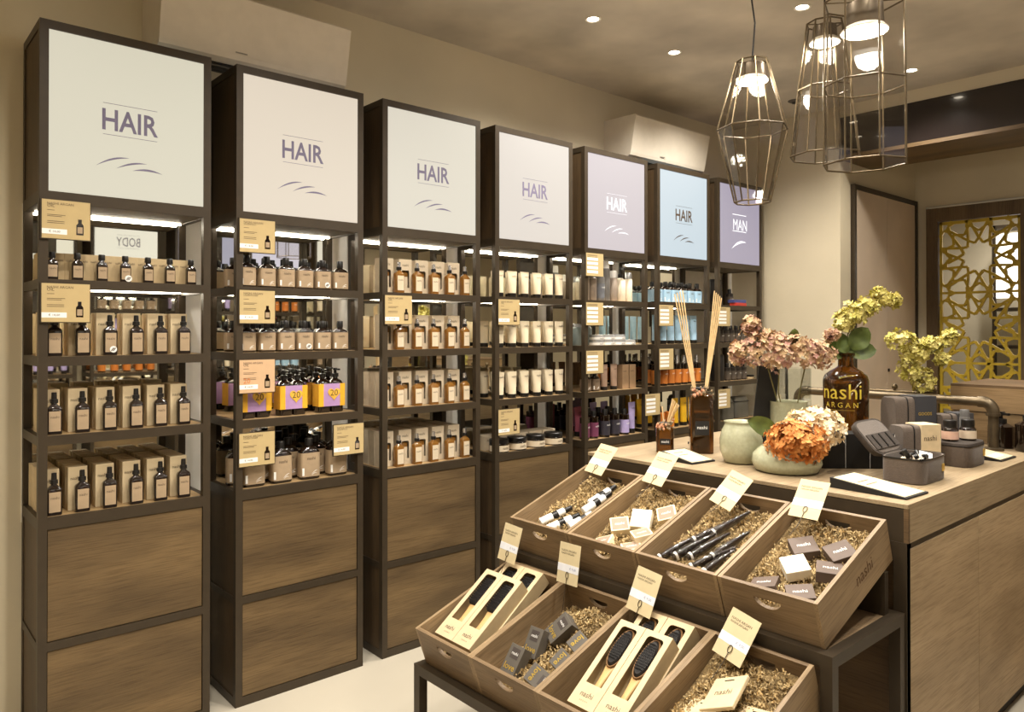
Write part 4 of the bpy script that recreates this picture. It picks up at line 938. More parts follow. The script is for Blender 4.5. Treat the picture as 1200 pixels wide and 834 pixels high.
def bristles(w_, z0, z1, oval):
    V, F = [], []
    for i in range(13):
        for j in range(7):
            u = -1 + 2 * j / 6; s = i / 12
            k = math.sqrt(max(0, 1 - (2 * s - 1) ** 2)) if oval else 1
            if oval and k < .25: continue
            x = u * w_ / 2 * .85 * k; z = z0 + (z1 - z0) * (.06 + .88 * s); o = len(V); r = .0016
            V += [(x - r, 0, z - r), (x + r, 0, z - r), (x, 0, z + r), (x, -.014, z)]; F += [(o, o + 1, o + 3), (o + 1, o + 2, o + 3), (o + 2, o, o + 3)]
    return V, F
BRB = mat('bristle_black', (34, 31, 30), .45); BRBR = mat('bristle_brown', (120, 86, 48), .6)
def brush(oval):
    if oval:
        head = mk('brush_head', xf(loft([(-.006, .040, .118, 2), (0, .052, .130, 2), (.008, .050, .126, 2), (.014, .040, .112, 2)], 28), Matrix.Translation((0, .018, .215)) @ Matrix.Rotation(R(90), 4, 'X')), BRB, True)
        rim = mk('brush_rim', tube([(.027 * math.cos(a), .012, .215 + .066 * math.sin(a)) for a in [2 * math.pi * k / 40 for k in range(41)]], .0032, 6), BRBR, True)
    else:
        head = mk('brush_head', xf(loft([(-.006, .050, .112, 5), (0, .056, .122, 6), (.008, .054, .118, 6), (.012, .046, .108, 5)], 28), Matrix.Translation((0, .018, .215)) @ Matrix.Rotation(R(90), 4, 'X')), BRB, True)
        rim = None
    br = mk('bristles', mv(bristles(.05, .158, .275, oval), 0, .006, 0), BRB)
    return head, rim, br
def brushbox(oval, name):
    hd, rim, br = brush(oval)
    sub = [('brush_head', hd, (0, 0, 0)), ('bristles', br, (0, 0, 0))] + ([('brush_rim', rim, (0, 0, 0))] if rim else [])
    return dict(name=name, cat='boxed brush', parts=[('front', bxf, (0, 0, 0), [('lettering', bxt, (0, 0, 0)), ('lettering', bxt2, (0, 0, 0))]), ('shell', bxs, (0, 0, 0)), ('brush_handle', hnd, (0, .022, 0), []), ('brush_head', hd, (0, 0, 0), sub[1:])])
SQB, OVB = brushbox(False, 'paddle_brush_box'), brushbox(True, 'oval_brush_box')
BT = R(36)
RB = Matrix.Rotation(R(90) - BT, 4, 'Y') @ RZ
def place_brush(p, x, y, z, label, group):
    inst(p, (x, y, z), 0, label, group, rot=tuple(RB.to_euler()))
for k, (p, y0, nm) in enumerate(((SQB, -.8495, 'square paddle'), (OVB, -1.512, 'oval'))):
    for j in range(2):
        place_brush(p, 1.093, y0 - .1 * j, .440, 'kraft box with %s brush, near pair with its whole window showing' % nm, '%s brushes in front' % nm)
        place_brush(p, 1.193, y0 - .006 - .1 * j, .4496, 'kraft box with %s brush tucked behind the near pair' % nm, '%s brushes behind' % nm)

# ---- price tags on wire clips
tgc = mk('tag_card', xf(bx(-.05, .05, 0, .0012, 0, .138), Matrix.Identity(4)), TAGCARD)
tgs = mk('tag_strip', bx(-.05, .05, -.0006, 0, .040, .066), mat('tag_white', (226, 228, 234), .6))
tgl = mk('tag_lines', join(mv(text('NASHI ARGAN', .07), -.004, -.0005, .112), mv(text('NASHI ARGAN', .06), -.008, -.0005, .102)), INK)
tgp = mk('tag_price', mv(text('price2', .03), .022, -.0009, .053), mat('ink_blue_grey', (120, 128, 160), .6))
def wire(drop, out):
    P = [(0, -.0025, .026 + .006 * math.sin(a)) if False else (.0065 * math.sin(a), -.0025, .030 - .011 * math.cos(a)) for a in [2 * math.pi * k / 14 for k in range(14)]]
    return tube([P[0]] + P[1:] + [P[0]] + [(0, -.004, .0), (0.002, -.008 - out * .3, -drop * .5), (0, -.008 - out, -drop)], .0012, 6)
for bl, phi, rho, drop, out, nm in (((1.80, -.866, .937), 50, 6, .075, .022, 'striped tubes'), ((1.80, -1.167, .940), 50, 6, .085, .03, 'labelled soaps'), ((1.80, -1.464, .910), 50, 17, .045, .012, 'wrapped combs'), ((1.80, -1.770, .924), 50, 0, .085, .03, 'dark soap boxes'),
                                   ((1.40, -.754 - .03, .638), 75, 3, .075, .01, 'square paddle brushes'), ((1.40, -1.109, .634), 80, -1, .11, .0, 'love boxes'), ((1.40, -1.425, .622), 70, 6, .065, .0, 'oval brushes'), ((1.40, -1.746, .582), 60, 12, .07, .012, 'kraft envelopes')):
    M = Matrix.Translation((bl[0], bl[1] - .05, bl[2])) @ Matrix.Rotation(R(90 - phi), 4, 'Y') @ RZ @ Matrix.Rotation(R(rho), 4, 'Y')
    t = thing('price_tag', 'kraft price tag on a wire clip above the ' + nm, 'price tag', M.to_translation(), tuple(M.to_euler()))
    cc = obj('tag_card', tgc, t); obj('printed_lines', tgl, cc); obj('price_strip', tgs, cc); obj('price', tgp, cc)
    obj('wire_clip', mk('tag_wire', wire(drop, out), WIRE, True), t)

# ================================================================== things on the counter
Z = cz + .0004
# ---- reed diffusers
def reed(p0, p1, r=.0028): return tube([p0, p1], r, 6)
def dried_sprig(seed, s):
    rd = random.Random(seed); out = []
    for k in range(16):
        a = rd.uniform(0, 6.28); rr = rd.uniform(.25, 1) * s; p = Vector((rr * math.cos(a), -abs(rr * math.sin(a)) * .5 - .01, rd.uniform(-.4, .5) * s))
        out.append(mv(loft([(-.006, .002, .002, 2), (0, .010, .010, 2), (.005, .007, .007, 2), (.008, .002, .002, 2)], 7), *p))
        out.append(tube([(0, -.008, 0), tuple(p)], .0009, 5))
    return join(*out)
SPRIG = mat('dried_sprig', (134, 116, 90), .8, 0, .3, 60); PINKBUD = mat('dried_bud', (206, 150, 118), .8, 0, .2, 60)
def diffuser(x, y, w_, hb, rz, reeds, label, sprigs, ls):
    t = thing('reed_diffuser', label, 'diffuser', (x, y, Z), (0, 0, R(rz)))
    g = obj('glass', mk('diff_glass', loft([(0, w_ * .96, w_ * .96, 9), (.004, w_, w_, 10), (hb * .86, w_, w_, 10), (hb * .92, w_ * .9, w_ * .9, 6), (hb * .955, w_ * .5, w_ * .5, 2.4), (hb, w_ * .42, w_ * .42, 2)], 32), BIGAMBER, True, 30), t)
    obj('printed_label', mk('diff_label', bx(-w_ * .30, w_ * .30, -w_ / 2 - .001, -w_ / 2 - .0002, hb * .30, hb * .52), BLACKCARD), t)
    obj('lettering', mk('diff_text', mv(text('nashi', w_ * .42), 0, -w_ / 2 - .0016, hb * .42), PAPERWHITE), t)
    obj('collar', mk('diff_collar', lathe([(hb - .004, w_ * .30), (hb - .002, w_ * .34), (hb + .010, w_ * .34), (hb + .012, w_ * .26)], 20), BLACK, True), t)
    for p in reeds: obj('reed', mk('reed', reed((p[0] * .3, p[1] * .3, hb + .006), p), REED), t)
    obj('dried_sprig', mk('sprig', mv(dried_sprig(sprigs, w_ * .55), 0, -w_ * .25, hb * .97), SPRIG), t)
    obj('dried_buds', mk('buds', mv(dried_sprig(sprigs + 1, w_ * .35), -w_ * .2, -w_ * .3, hb * .96), PINKBUD), t)
rl = []
for k in range(4): rl.append((-.115 + .012 * k, -.01 + .006 * k, .70 + .006 * k))
for k in range(5): rl.append((.062 + .007 * k, .03 - .006 * k, .715 - .008 * k))
diffuser(2.345, -1.065, .100, .275, -50, rl, 'tall square amber reed diffuser with dried buds and long pale reeds', 3, 1)
diffuser(2.235, -.95, .076, .120, -50, [(.035 + .006 * k, .01 * (k % 3), .235 - .006 * k) for k in range(6)] + [(-.012, 0, .20)], 'small square amber reed diffuser with short reeds beside the tall one', 5, 1)
t = thing('glass_ball', 'small clear glass ball with dark rim between the two diffusers', 'ornament', (2.40, -.985, Z))
obj('ball', mk('ball', lathe([(0, .006), (.004, .014), (.016, .023), (.026, .024), (.038, .018), (.046, .004)], 20), CLEARGLASS, True), t)
obj('rim', mk('ball_rim', lathe([(.022, .0245), (.026, .0255), (.030, .0245)], 20, False, False), BLACK, True), t)

# ---- sloped price holders
def holder(x, y, wx, ly, h, label, rz=0):
    t = thing('price_holder', label, 'price holder', (x, y, Z), (0, 0, R(rz)))
    V = [(0, 0, 0), (wx, 0, 0), (wx, ly, 0), (0, ly, 0), (0, 0, .006), (wx, 0, .006), (wx, ly, h), (0, ly, h)]
    obj('stand', mk('holder_wedge', (V, [(0, 3, 2, 1), (4, 5, 6, 7), (0, 1, 5, 4), (1, 2, 6, 5), (2, 3, 7, 6), (3, 0, 4, 7)]), BLACKCARD), t)
    sl = (h - .006) / ly
    def pl(x0, x1, y0, y1, dz, m, n): return obj(n, mk(n, ([(a_, b_, .006 + sl * b_ + dz + e) for e in (0, .0006) for a_, b_ in ((x0, y0), (x1, y0), (x1, y1), (x0, y1))], [(0, 3, 2, 1), (4, 5, 6, 7), (0, 1, 5, 4), (1, 2, 6, 5), (2, 3, 7, 6), (3, 0, 4, 7)]), m), t)
    pl(.008, wx - .008, .008, ly - .008, .0004, MATS['tag_kraft'], 'sheet'); pl(.02, wx - .05, .03, .06, .0012, PAPERWHITE, 'price_strip')
    for k in range(2): pl(.03, wx - .06, ly * .55 + .03 * k, ly * .55 + .004 + .03 * k, .0012, INK, 'printed_line')
holder(2.035, -2.045, .16, .255, .034, 'black sloped holder with cream price sheet in front of the open grey case', -3)
holder(3.055, -2.025, .17, .19, .034, 'black sloped holder with cream price sheet beside the bronze pipe post', -2)
holder(2.05, -1.225, .14, .165, .034, 'black sloped holder with cream price sheet below the tall diffuser', -6)

# ---- celadon vases and flowers
def vase(x, y, prof, label, name='celadon_vase'):
    t = thing(name, label, 'vase', (x, y, Z))
    obj('body', mk('vase_body', lathe(prof, 36, True, False), CELADON, True, 60), t)
    zt, rt = prof[-1]
    obj('rim', mk('vase_rim', tube([(rt * math.cos(a), rt * math.sin(a), zt) for a in [2 * math.pi * k / 36 for k in range(37)]], .005, 8), mat('rim_glaze', (150, 132, 100), .4, 0, .2, 40), True), t)
    return t
vase(2.250, -1.322, [(0, .055), (.006, .068), (.048, .083), (.095, .085), (.132, .076), (.152, .066), (.160, .064), (.168, .068), (.162, .061), (.06, .056), (.03, .04), (.03, .001)], 'round celadon vase with narrow rim next to the tall diffuser')
vase(2.222, -1.537, [(0, .10), (.006, .118), (.035, .130), (.065, .124), (.088, .100), (.094, .09), (.088, .085), (.03, .09), (.03, .001)], 'wide low celadon bowl holding the orange and cream hydrangeas', 'celadon_bowl')
vase(2.62, -1.33, [(0, .055), (.006, .066), (.06, .074), (.16, .078), (.222, .078), (.228, .080), (.222, .074), (.05, .06), (.03, .001)], 'tall straight celadon vase holding the pink hydrangea stems')

def florets(blobs, n, size, seed):
    """four-petalled florets over a set of ellipsoids (centre, radii)"""
    rd = random.Random(seed); V, F = [], []
    for c, r in blobs:
        c = Vector(c)
        for _ in range(n):
            u = Vector((rd.gauss(0, 1), rd.gauss(0, 1), rd.gauss(0, 1))).normalized()
            k = rd.uniform(.62, 1.14)
            p = c + Vector((u.x * r[0], u.y * r[1], u.z * r[2])) * k
            nrm = (u + Vector((rd.uniform(-.5, .5), rd.uniform(-.5, .5), rd.uniform(-.3, .6)))).normalized()
            a = nrm.orthogonal().normalized(); b = nrm.cross(a); ph = rd.uniform(0, 1.57); s = size * rd.uniform(.7, 1.15)
            for j in range(4):
                t_ = ph + j * math.pi / 2; d_ = a * math.cos(t_) + b * math.sin(t_); e = a * -math.sin(t_) + b * math.cos(t_)
                o = len(V); cup = rd.uniform(.1, .45) * s
                V += [tuple(p), tuple(p + d_ * s * .55 + e * s * .42 + nrm * cup * .5), tuple(p + d_ * s * 1.0 + e * s * .12 + nrm * cup), tuple(p + d_ * s * .98 - e * s * .14 + nrm * cup * .8), tuple(p + d_ * s * .5 - e * s * .42 + nrm * cup * .35), tuple(p + d_ * s * .5 + nrm * cup * .1)]
                F += [(o, o + 5, o + 1), (o + 5, o + 2, o + 1), (o + 5, o + 3, o + 2), (o + 5, o + 4, o + 3), (o, o + 4, o + 5)]
    return V, F
def petal_mat(name, c1, c2, scale=26):
    m = mat(name, c1, .7); nt = m.node_tree
    for n in nt.nodes:
        if n.type == 'VALTORGB':
            n.color_ramp.elements[0].color = lin(c1); n.color_ramp.elements[1].color = lin(c2); n.color_ramp.elements[0].position = .38; n.color_ramp.elements[1].position = .62
        if n.type == 'TEX_NOISE': n.inputs['Scale'].default_value = scale
    return m
P_OR = petal_mat('petal_orange', (180, 104, 38), (206, 144, 78)); P_CR = petal_mat('petal_cream', (222, 196, 150), (236, 222, 196)); P_PK = petal_mat('petal_pink', (160, 116, 104), (204, 176, 134), 22); P_GR = petal_mat('petal_green_yellow', (170, 160, 66), (218, 206, 130), 22)
def leaf(L_, W_, bend):
    V, F = [], []; n = 8
    for i in range(n + 1):
        s = i / n; wd = W_ * (math.sin(math.pi * min(1, s * .92 + .06)) ** .7) / 2 * (1 if i < n else .05)
        for j, k in enumerate((-1, -.5, 0, .5, 1)):
            V.append((s * L_, k * wd, bend * s * s * L_ + abs(k) * wd * .25 + .004 * math.sin(9 * s + k)))
    for i in range(n):
        for j in range(4): F.append((i * 5 + j, i * 5 + j + 1, (i + 1) * 5 + j + 1, (i + 1) * 5 + j))
    m2 = [(x, y, z - .0008) for x, y, z in V]; o = len(V)
    return V + m2, F + [tuple(reversed([i + o for i in q])) for q in F]
def toward(dr, up, nx=0.0):
    """rotation of a leaf growing sideways by dr and upwards by up, its blade turned to the shop"""
    x = (Vector((.7506, -.6608, 0)) * dr + Vector((0, 0, 1)) * up).normalized(); n = Vector((-.66 + nx, -.75, .25))
    n = (n - x * n.dot(x)).normalized(); y = n.cross(x)
    return tuple(math.degrees(v) for v in Matrix((x, y, n)).transposed().to_euler())
def flower(name, label, cat, base, blobs, m, n, size, seed, stems, leaves=()):
    t = thing(name, label, cat, base); b = Vector(base)
    rel = [(tuple(Vector(c) - b), r) for c, r in blobs]
    obj('petals', mk('petals', florets(rel, n, size, seed), m), t, kind='stuff')
    for st in stems: obj('stem', mk('stem', tube([tuple(Vector(p) - b) for p in st], .0028, 6), STEM, True), t)
    for (p, L_, W_, bend, rot) in leaves: obj('leaf', mk('leaf', leaf(L_, W_, bend), LEAF, True, 80), t, tuple(Vector(p) - b), tuple(R(v) for v in rot))
    return t
flower('orange_hydrangea', 'burnt orange hydrangea head spilling over the low celadon bowl', 'flower', (2.21, -1.55, Z + .05), [((2.185, -1.592, 1.100), (.100, .105, .075))], P_OR, 420, .019, 1,
       [[(2.21, -1.55, Z + .05), (2.19, -1.58, 1.08)]], [((2.27, -1.47, 1.12), .13, .075, .1, toward(-.95, .35))])
flower('cream_hydrangea', 'pale cream hydrangea head behind the orange one', 'flower', (2.24, -1.50, Z + .05), [((2.315, -1.605, 1.145), (.095, .10, .075))], P_CR, 380, .019, 2, [[(2.24, -1.50, Z + .05), (2.30, -1.58, 1.12)]])
flower('pink_hydrangea', 'dusty pink hydrangea bunch leaning out of the tall celadon vase', 'flower', (2.60, -1.32, Z + .10),
       [((2.42, -1.285, 1.44), (.075, .075, .085)), ((2.49, -1.36, 1.42), (.06, .06, .075)), ((2.40, -1.28, 1.545), (.035, .035, .035)), ((2.355, -1.245, 1.43), (.035, .035, .05)), ((2.50, -1.32, 1.48), (.05, .05, .04))], P_PK, 95, .017, 3,
       [[(2.60, -1.32, Z + .10), (2.54, -1.31, 1.25), (2.45, -1.31, 1.42)], [(2.61, -1.33, Z + .10), (2.55, -1.32, 1.25), (2.49, -1.36, 1.40)]])
flower('rose_hydrangea', 'second dusty pink hydrangea bunch close to the big amber bottle', 'flower', (2.64, -1.34, Z + .10),
       [((2.62, -1.415, 1.425), (.07, .07, .06)), ((2.67, -1.455, 1.415), (.055, .055, .06)), ((2.59, -1.38, 1.46), (.045, .045, .04)), ((2.70, -1.49, 1.50), (.025, .025, .02))], P_PK, 95, .017, 4,
       [[(2.64, -1.34, Z + .10), (2.64, -1.37, 1.25), (2.63, -1.41, 1.40)]], [((2.60, -1.36, 1.46), .07, .05, .1, toward(.1, 1))])
# ---- tall black slate card and clear glass vase
t = thing('slate_card', 'tall narrow black slate leaning behind the round celadon vase', 'sign', (2.545, -1.235, Z), (R(0), R(6), R(-45)))
obj('slate', mk('slate', cbox(-.045, .045, -.006, .006, .006, .385, .001), BLACKCARD), t)
obj('slate_foot', mk('slate_foot', bx(-.045, .045, -.02, .02, 0, .006), BLACK), t)
t = thing('glass_vase', 'clear square glass vase standing near the pipe rail', 'vase', (2.88, -1.215, Z), (0, 0, R(-41)))
obj('glass', mk('glass_vase', join(bx(-.06, .06, -.06, -.056, .004, .36), bx(-.06, .06, .056, .06, .004, .36), bx(-.06, -.056, -.056, .056, .004, .36), bx(.056, .06, -.056, .056, .004, .36), bx(-.06, .06, -.06, .06, 0, .004)), CLEARGLASS), t)
obj('tube', mk('vase_tube', tube([(-.03, 0, .006), (-.035, 0, .37)], .007, 10), mat('dark_tube', (70, 66, 60), .3, .4), True), t)
# ---- big amber bottle with green hydrangea
BX, BY = 2.965, -1.425
t = thing('amber_flagon', 'large brown glass flagon with yellow nashi lettering', 'bottle', (BX, BY, Z))
obj('glass', mk('flagon', lathe([(0, .085), (.006, .096), (.31, .098), (.335, .090), (.352, .068), (.368, .042), (.374, .034), (.42, .032), (.424, .040), (.434, .040), (.436, .034)], 40), mat('flagon_glass', (104, 66, 20), .03, 0, .1, 6, trans=.92, ior=1.35, coat=.4), True), t)
YLET = mat('yellow_print', (214, 190, 66), .5)
def wrap_text(vf, r):
    return [(r * math.sin(x / r), -r * math.cos(x / r), z) for x, y, z in vf[0]], vf[1]
RB2 = R(-78)
o = obj('lettering', mk('flagon_text', mv(wrap_text(text('nashi', .185), .0986), 0, 0, .262), YLET), t, rot=(0, 0, RB2))
obj('lettering', mk('flagon_text2', mv(wrap_text(text('ARGAN', .150), .0986), 0, 0, .202), YLET), t, rot=(0, 0, RB2))
obj('printed_swoosh', mk('flagon_swoosh', mv(wrap_text(leafstroke(-.01, 0, .07, .018, .006, .003), .0988), 0, 0, .318), YLET), t, rot=(0, 0, RB2))
obj('printed_rule', mk('flagon_rule', mv(wrap_text(join(*[bx(-.06 + .012 * k, -.048 + .012 * k, -.0005, 0, 0, .0016) for k in range(10)]), .0986), 0, 0, .178), YLET), t, rot=(0, 0, RB2))
flower('green_hydrangea', 'yellow-green hydrangea with broad leaves standing in the large flagon', 'flower', (BX, BY, Z + .40),
       [((2.985, -1.455, 1.60), (.06, .06, .055)), ((2.945, -1.425, 1.565), (.045, .045, .05)), ((3.03, -1.50, 1.635), (.045, .045, .04)), ((3.085, -1.555, 1.665), (.04, .04, .025)), ((3.06, -1.53, 1.695), (.03, .03, .02)), ((3.12, -1.585, 1.66), (.02, .02, .03))], P_GR, 75, .019, 6,
       [[(BX, BY, Z + .40), (BX, BY - .01, 1.50), (2.98, -1.45, 1.58)], [(2.985, -1.45, 1.58), (3.03, -1.50, 1.62), (3.10, -1.57, 1.66)]],
       [((BX, BY, Z + .435), .125, .125, .1, toward(-.9, .45)), ((BX, BY, Z + .437), .15, .085, -.1, toward(1, .10)), ((BX + .01, BY - .02, Z + .455), .12, .10, .1, toward(.6, .8, .2)), ((BX - .01, BY - .01, Z + .437), .10, .09, .1, toward(-.5, .8, .3))])
flower('yellow_hydrangea', 'loose yellow-green hydrangea spray reaching across the pipe rail', 'flower', (3.452, -1.56, 1.10),
       [((3.40, -1.495, 1.47), (.065, .065, .05)), ((3.45, -1.545, 1.41), (.06, .06, .06)), ((3.51, -1.60, 1.45), (.055, .055, .04)), ((3.58, -1.66, 1.49), (.03, .03, .035)), ((3.43, -1.53, 1.33), (.05, .05, .06)), ((3.48, -1.57, 1.27), (.05, .05, .06)), ((3.545, -1.63, 1.38), (.03, .03, .025))], P_GR, 72, .020, 8,
       [[(3.452, -1.56, 1.10), (3.45, -1.55, 1.35), (3.42, -1.52, 1.45)], [(3.45, -1.55, 1.35), (3.52, -1.61, 1.42), (3.58, -1.66, 1.48)]])

t = thing('slim_vase', 'slim dark green vase behind the pipe rail holding the loose yellow-green spray', 'vase', (3.452, -1.56, Z))
obj('body', mk('slim_vase', lathe([(0, .022), (.004, .027), (.10, .028), (.17, .018), (.20, .014), (.215, .018), (.208, .011), (.05, .012)], 20), mat('vase_dark_green', (52, 58, 44), .2), True), t)
obj('rim', mk('slim_rim', lathe([(.211, .0175), (.216, .0195), (.219, .0165)], 20, False, False), mat('rim_dark', (40, 42, 34), .3), True), t)
# ---- pipe rail
def arc(c, r, a0, a1, n, u, v): return [tuple(Vector(c) + Vector(u) * r * math.cos(a0 + (a1 - a0) * i / n) + Vector(v) * r * math.sin(a0 + (a1 - a0) * i / n)) for i in range(n + 1)]
t = thing('pipe_rail', 'bronze plumbing pipe rail with elbow joint along the back of the counter', 'rail', (3.39, -1.90, Z))
pz = 1.196 - Z; pe = .93
obj('pipe', mk('rail_pipe', tube([(0, .05, pz), (0, pe - .05, pz)], .021, 16), PIPE, True), t)
for y, s in ((0, 1), (pe, -1)):
    obj('post', mk('rail_post', tube([(0, y, .012), (0, y, pz - .05)], .021, 16), PIPE, True), t)
    obj('elbow', mk('rail_elbow', join(tube([(0, y, pz - .055)] + arc((0, y + s * .045, pz - .045), .045, math.pi, math.pi / 2, 8, (0, s, 0), (0, 0, 1)) + [(0, y + s * .06, pz)], .0255, 16), lathe([(pz - .060, .029), (pz - .048, .029)], 16) if y == 0 else mv(lathe([(pz - .060, .029), (pz - .048, .029)], 16), 0, y, 0)), PIPE, True), t)
    obj('flange', mk('rail_flange', mv(lathe([(0, .042), (.008, .042), (.012, .026)], 20), 0, y, 0), PIPE, True), t)
# small brass tap rail standing on the cash desk line
t = thing('brass_tap_rail', 'slim brass rail with three round valve knobs behind the pipe rail', 'rail', (3.50, -1.30, Z))
obj('pipe', mk('tap_pipe', tube([(0, -.32, .228), (0, .06, .228)], .009, 12), BRASS, True), t)
for y in (-.32, -.13, .06):
    obj('post', mk('tap_post', tube([(0, y, 0), (0, y, .228)], .007, 10), BRASS, True), t)
    obj('valve_knob', mk('tap_knob', mv(lathe([(.232, .006), (.240, .006), (.243, .013), (.254, .015), (.264, .010), (.268, .003)], 16), 0, y, 0), BRASS, True), t)

# ---- vanity cases
def case(x, y, wx, wy, h, rz, label, lid='closed', tab=True):
    t = thing('vanity_case', label, 'case', (x, y, Z), (0, 0, R(rz)))
    p = 5
    if lid == 'closed':
        obj('body', mk('case_body', loft([(0, wx * .97, wy * .97, p), (.004, wx, wy, p), (h * .86, wx, wy, p)], 36), FABRIC, True), t)
        obj('zip', mk('case_zip', loft([(h * .84, wx + .003, wy + .003, p), (h * .88, wx + .003, wy + .003, p)], 36), BLACK, True), t)
        obj('lid', mk('case_lid', loft([(h * .88, wx, wy, p), (h * .97, wx * .98, wy * .98, p), (h, wx * .93, wy * .93, p)], 36), FABRICDARK, True), t)
    else:
        obj('body', mk('case_body', loft([(0, wx * .97, wy * .97, p), (.004, wx, wy, p), (h, wx, wy, p), (h, wx * .94, wy * .94, p), (.012, wx * .92, wy * .92, p)], 36), FABRIC, True, 30), t)
        obj('zip', mk('case_zip', loft([(h - .004, wx + .004, wy + .004, p), (h + .002, wx + .004, wy + .004, p)], 36, False, False), BLACK, True), t)
        ld = obj('lid', mk('case_lid_open', loft([(-.024, wx * .92, wy * .92, p), (-.019, wx * .97, wy * .97, p), (-.004, wx, wy, p), (0, wx, wy, p)], 36), FABRICDARK, True), t, (0, wy / 2 + wy / 2 * math.cos(R(48)), h + wy / 2 * math.sin(R(48))), (R(48), 0, 0))
        obj('lid_lining', mk('lid_lining', loft([(.0002, wx * .92, wy * .90, p), (.0012, wx * .92, wy * .90, p)], 36), FABRIC, True), ld)
        obj('lid_pocket', mk('lid_pocket', bx(-wx * .42, wx * .42, -wy * .36, wy * .06, .0014, .006), FABRICDARK), ld)
        for k in range(3): obj('loop', mk('lid_loop', bx(-wx * .28 + wx * .25 * k, -wx * .28 + wx * .25 * k + .007, -wy * .34, wy * .03, .006, .009), BLACK), ld)
    if tab: obj('metal_tab', mk('case_tab', bx(wx * .24, wx * .24 + .022, -wy / 2 - .0016, -wy / 2 + .002, h * .36, h * .66), GOLD), t)
    return t
case(2.415, -1.925, .235, .150, .088, 0, 'open grey-brown vanity case filled with small bottles, lid tilted back', 'open')
case(2.89, -1.915, .20, .155, .095, 0, 'closed grey-brown vanity case carrying two small jars')
MB_ = p_shampoo(.030, .040, .022, .009, 'mini_bottle', mat('mini_label', (196, 182, 160), .6))
for k, (dx, dy, ry) in enumerate(((-.075, .02, 60), (-.045, -.03, -50), (-.01, .03, 75), (.015, -.025, 65), (.05, .02, -70), (-.085, -.035, 30))):
    inst(MB_, (2.415 + dx, -1.925 + dy, Z + .064), 0, 'tiny dark bottle lying in the open vanity case', 'tiny bottles in the open case', rot=(R(ry), R(20), R(40 * k)))
SACH = dict(name='sachet', cat='sachet', parts=[('pouch', mk('sachet', cbox(-.035, .035, -.022, .022, 0, .008, .003), PAPERWHITE), (0, 0, 0))])
inst(SACH, (2.47, -1.945, Z + .078), 0, 'white paper sachet lying on top of the open vanity case', None, rot=(R(12), R(-8), R(20)))
SM = p_jar(.030, .072, DARKGLASS, mat('jar_label_pale', (206, 188, 164), .6), BLACK, 'brown_jar')
def p_jarbottle(lab):
    b = mk('jb_body', lathe([(0, .027), (.003, .030), (.046, .030), (.054, .024), (.058, .018)], 24), DARKGLASS, True); c = mk('jb_cap', lathe([(.055, .0235), (.057, .0245), (.082, .024), (.084, .021)], 24), BLACK, True)
    l = mk('jb_label', lathe([(.008, .0308), (.040, .0308)], 24, False, False), lab, True)
    return dict(name='brown_jar', cat='jar', parts=[('glass', b, (0, 0, 0)), ('cap', c, (0, 0, 0)), ('wrap_label', l, (0, 0, 0))])
inst(p_jarbottle(mat('rose_label', (206, 168, 148), .6)), (2.838, -1.905, Z + .0955), 0, 'brown jar with rose label standing on the closed vanity case')
inst(p_jarbottle(MATS['jar_label_pale']), (2.915, -1.945, Z + .0955), 0, 'brown jar with pale label standing on the closed vanity case')
# upright cases with printed sleeves
def upright(x, y, wx, wy, h, rz, sleeve, txt, tm, label):
    t = thing('upright_case', label, 'case', (x, y, Z), (0, 0, R(rz)))
    b = xf(loft([(-wx / 2, h * .97, wy * .97, 6), (-wx / 2 + .006, h, wy, 6), (wx / 2 - .006, h, wy, 6), (wx / 2, h * .97, wy * .97, 6)], 32), Matrix.Translation((0, 0, h / 2)) @ Matrix.Rotation(R(90), 4, 'Y'))
    obj('body', mk('upright_body', b, FABRIC, True), t)
    obj('zip', mk('upright_zip', xf(loft([(-.006, h + .003, wy + .003, 6), (-.001, h + .003, wy + .003, 6)], 32), Matrix.Translation((-wx * .18, 0, h / 2)) @ Matrix.Rotation(R(90), 4, 'Y')), BLACK, True), t)
    s = obj('sleeve', mk('upright_sleeve', bx(-wx * .02, wx / 2 + .002, -wy / 2 - .002, wy / 2 + .002, 0, h + .003), sleeve), t)
    obj('lettering', mk('upright_text', mv(text(txt, wx * .34), wx * .22, -wy / 2 - .003, h * .70), tm), s)
    if sleeve is not BLACKCARD: obj('bottle_print', mk('upright_print', mv(print_bottle(wx * .40, .02, .6, 0, 0), 0, -wy / 2 - .003, 0), DARKGLASS), s)
upright(2.695, -1.822, .165, .085, .165, -30, MATS['kraft_board_pale'], 'nashi', INK, 'upright grey case in a cream printed sleeve behind the open case')
upright(3.06, -1.66, .20, .10, .245, -30, mat('slate_sleeve', (58, 58, 62), .5), 'goods', GOLD, 'upright grey case in a dark sleeve close to the pipe rail')
upright(3.20, -1.79, .15, .08, .17, -30, MATS['slate_sleeve'], 'goods', GOLD, 'smaller upright case in a dark sleeve beside the jars')
PT = p_can(.020, .20, mat('grey_tube', (112, 110, 108), .4), mat('grey_cap', (90, 88, 86), .4), .03, 'grey_stick_bottle', None, .95)
inst(PT, (3.10, -1.875, Z), 0, 'slim grey bottle standing behind the jars')
inst(p_can(.024, .15, DARKGLASS, BLACK, .05, 'dropper_bottle', None, .6), (3.03, -1.845, Z), 0, 'slim black-capped bottle standing behind the rose-label jar')
t = thing('wooden_tray', 'small weathered wooden tray at the foot of the pipe post', 'tray', (3.305, -1.69, Z), (0, 0, R(0)))
TRW = wood('tray_wood', (150, 130, 100), (186, 166, 132), 'x')
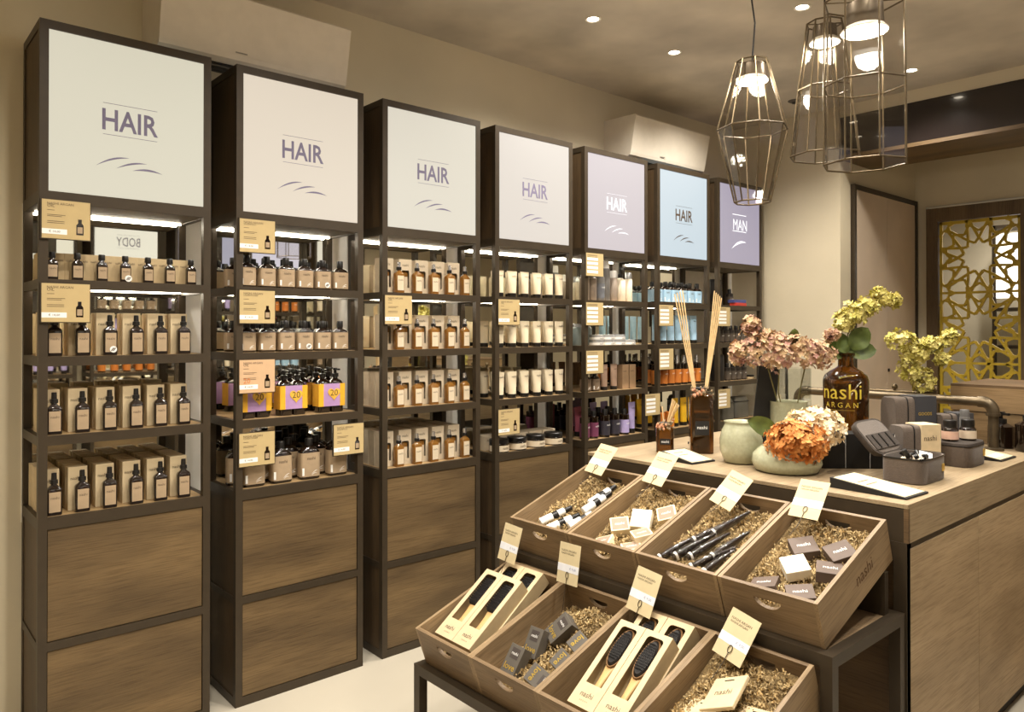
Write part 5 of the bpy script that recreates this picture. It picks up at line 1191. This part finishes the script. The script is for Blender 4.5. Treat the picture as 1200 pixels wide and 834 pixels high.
for n_, q_ in (('base', bx(-.06, .06, -.09, .09, 0, .008)), ('side', bx(-.06, .06, -.09, -.082, .008, .06)), ('side', bx(-.06, .06, .082, .09, .008, .06)), ('end', bx(-.06, -.052, -.082, .082, .008, .06)), ('end', bx(.052, .06, -.082, .082, .008, .06))):
    obj(n_, mk('tray_' + n_, q_, TRW), t)
inst(p_pump(.048, .20, DARKGLASS, None, 'brown_pump_bottle'), (3.455, -2.02, Z), R(-40), 'round brown pump bottle at the counter edge before the cash desk')
inst(p_pump(.048, .165, DARKGLASS, None, 'brown_pump_bottle'), (3.495, -1.90, Z), R(-40), 'lower brown pump bottle just behind the pipe post')
# ---- black boxes below the flagon
BB = dict(name='black_box', cat='box', parts=[('carton', mk('black_box', cbox(-.046, .046, -.05, .05, 0, .135, .001), BLACKCARD), (0, 0, 0), [('pale_edge', mk('box_light_gap', bx(.0452, .0466, -.0506, -.0498, .002, .133), PAPERWHITE), (0, 0, 0))])])  # white strip painted for the light gap between neighbouring boxes
for k in range(3):
    inst(BB, (2.435 + .067 * k, -1.60 - .0655 * k, Z), R(-44), 'plain black box in the row of three below the flagon', 'black boxes')
inst(dict(name='round_brush', cat='brush', parts=[('bristle_head', mk('round_brush_head', lathe([(0, .012), (.01, .026), (.04, .028), (.05, .02), (.054, .004)], 20), BRBR, True), (0, 0, 0)), ('cuff', mk('round_brush_cuff', lathe([(-.018, .014), (0, .014)], 16), CHROME, True), (0, 0, 0))]),
     (2.66, -1.72, Z + .018), 0, 'round brown powder brush standing beside the black boxes')
# ---- small fittings
t = thing('unlit_spot', 'small dark unlit spot fitting on the ceiling near the pendant lamps', 'sensor', (4.43, -.40, H))  # this dark fitting is a ceiling spot that is switched off
obj('base', mk('unlit_spot_base', lathe([(-.012, .03), (-.004, .045), (0, .045)], 20), mat('unlit_spot_grey', (92, 84, 74), .5), True), t)
obj('dome', mk('unlit_spot_dome', lathe([(-.024, .004), (-.021, .016), (-.012, .02)], 16), BLACK, True), t)
t = thing('junction_box', 'small beige wall box with a dark slot high on the pier wall', 'wall box', (4.8, .17, 2.56))
obj('body', mk('junction_body', cbox(-.05, 0, -.09, .05, -.03, .06, .004), ACW), t)
obj('slot', mk('junction_slot', bx(-.052, -.05, -.08, .04, -.012, 0), BLACK), t)
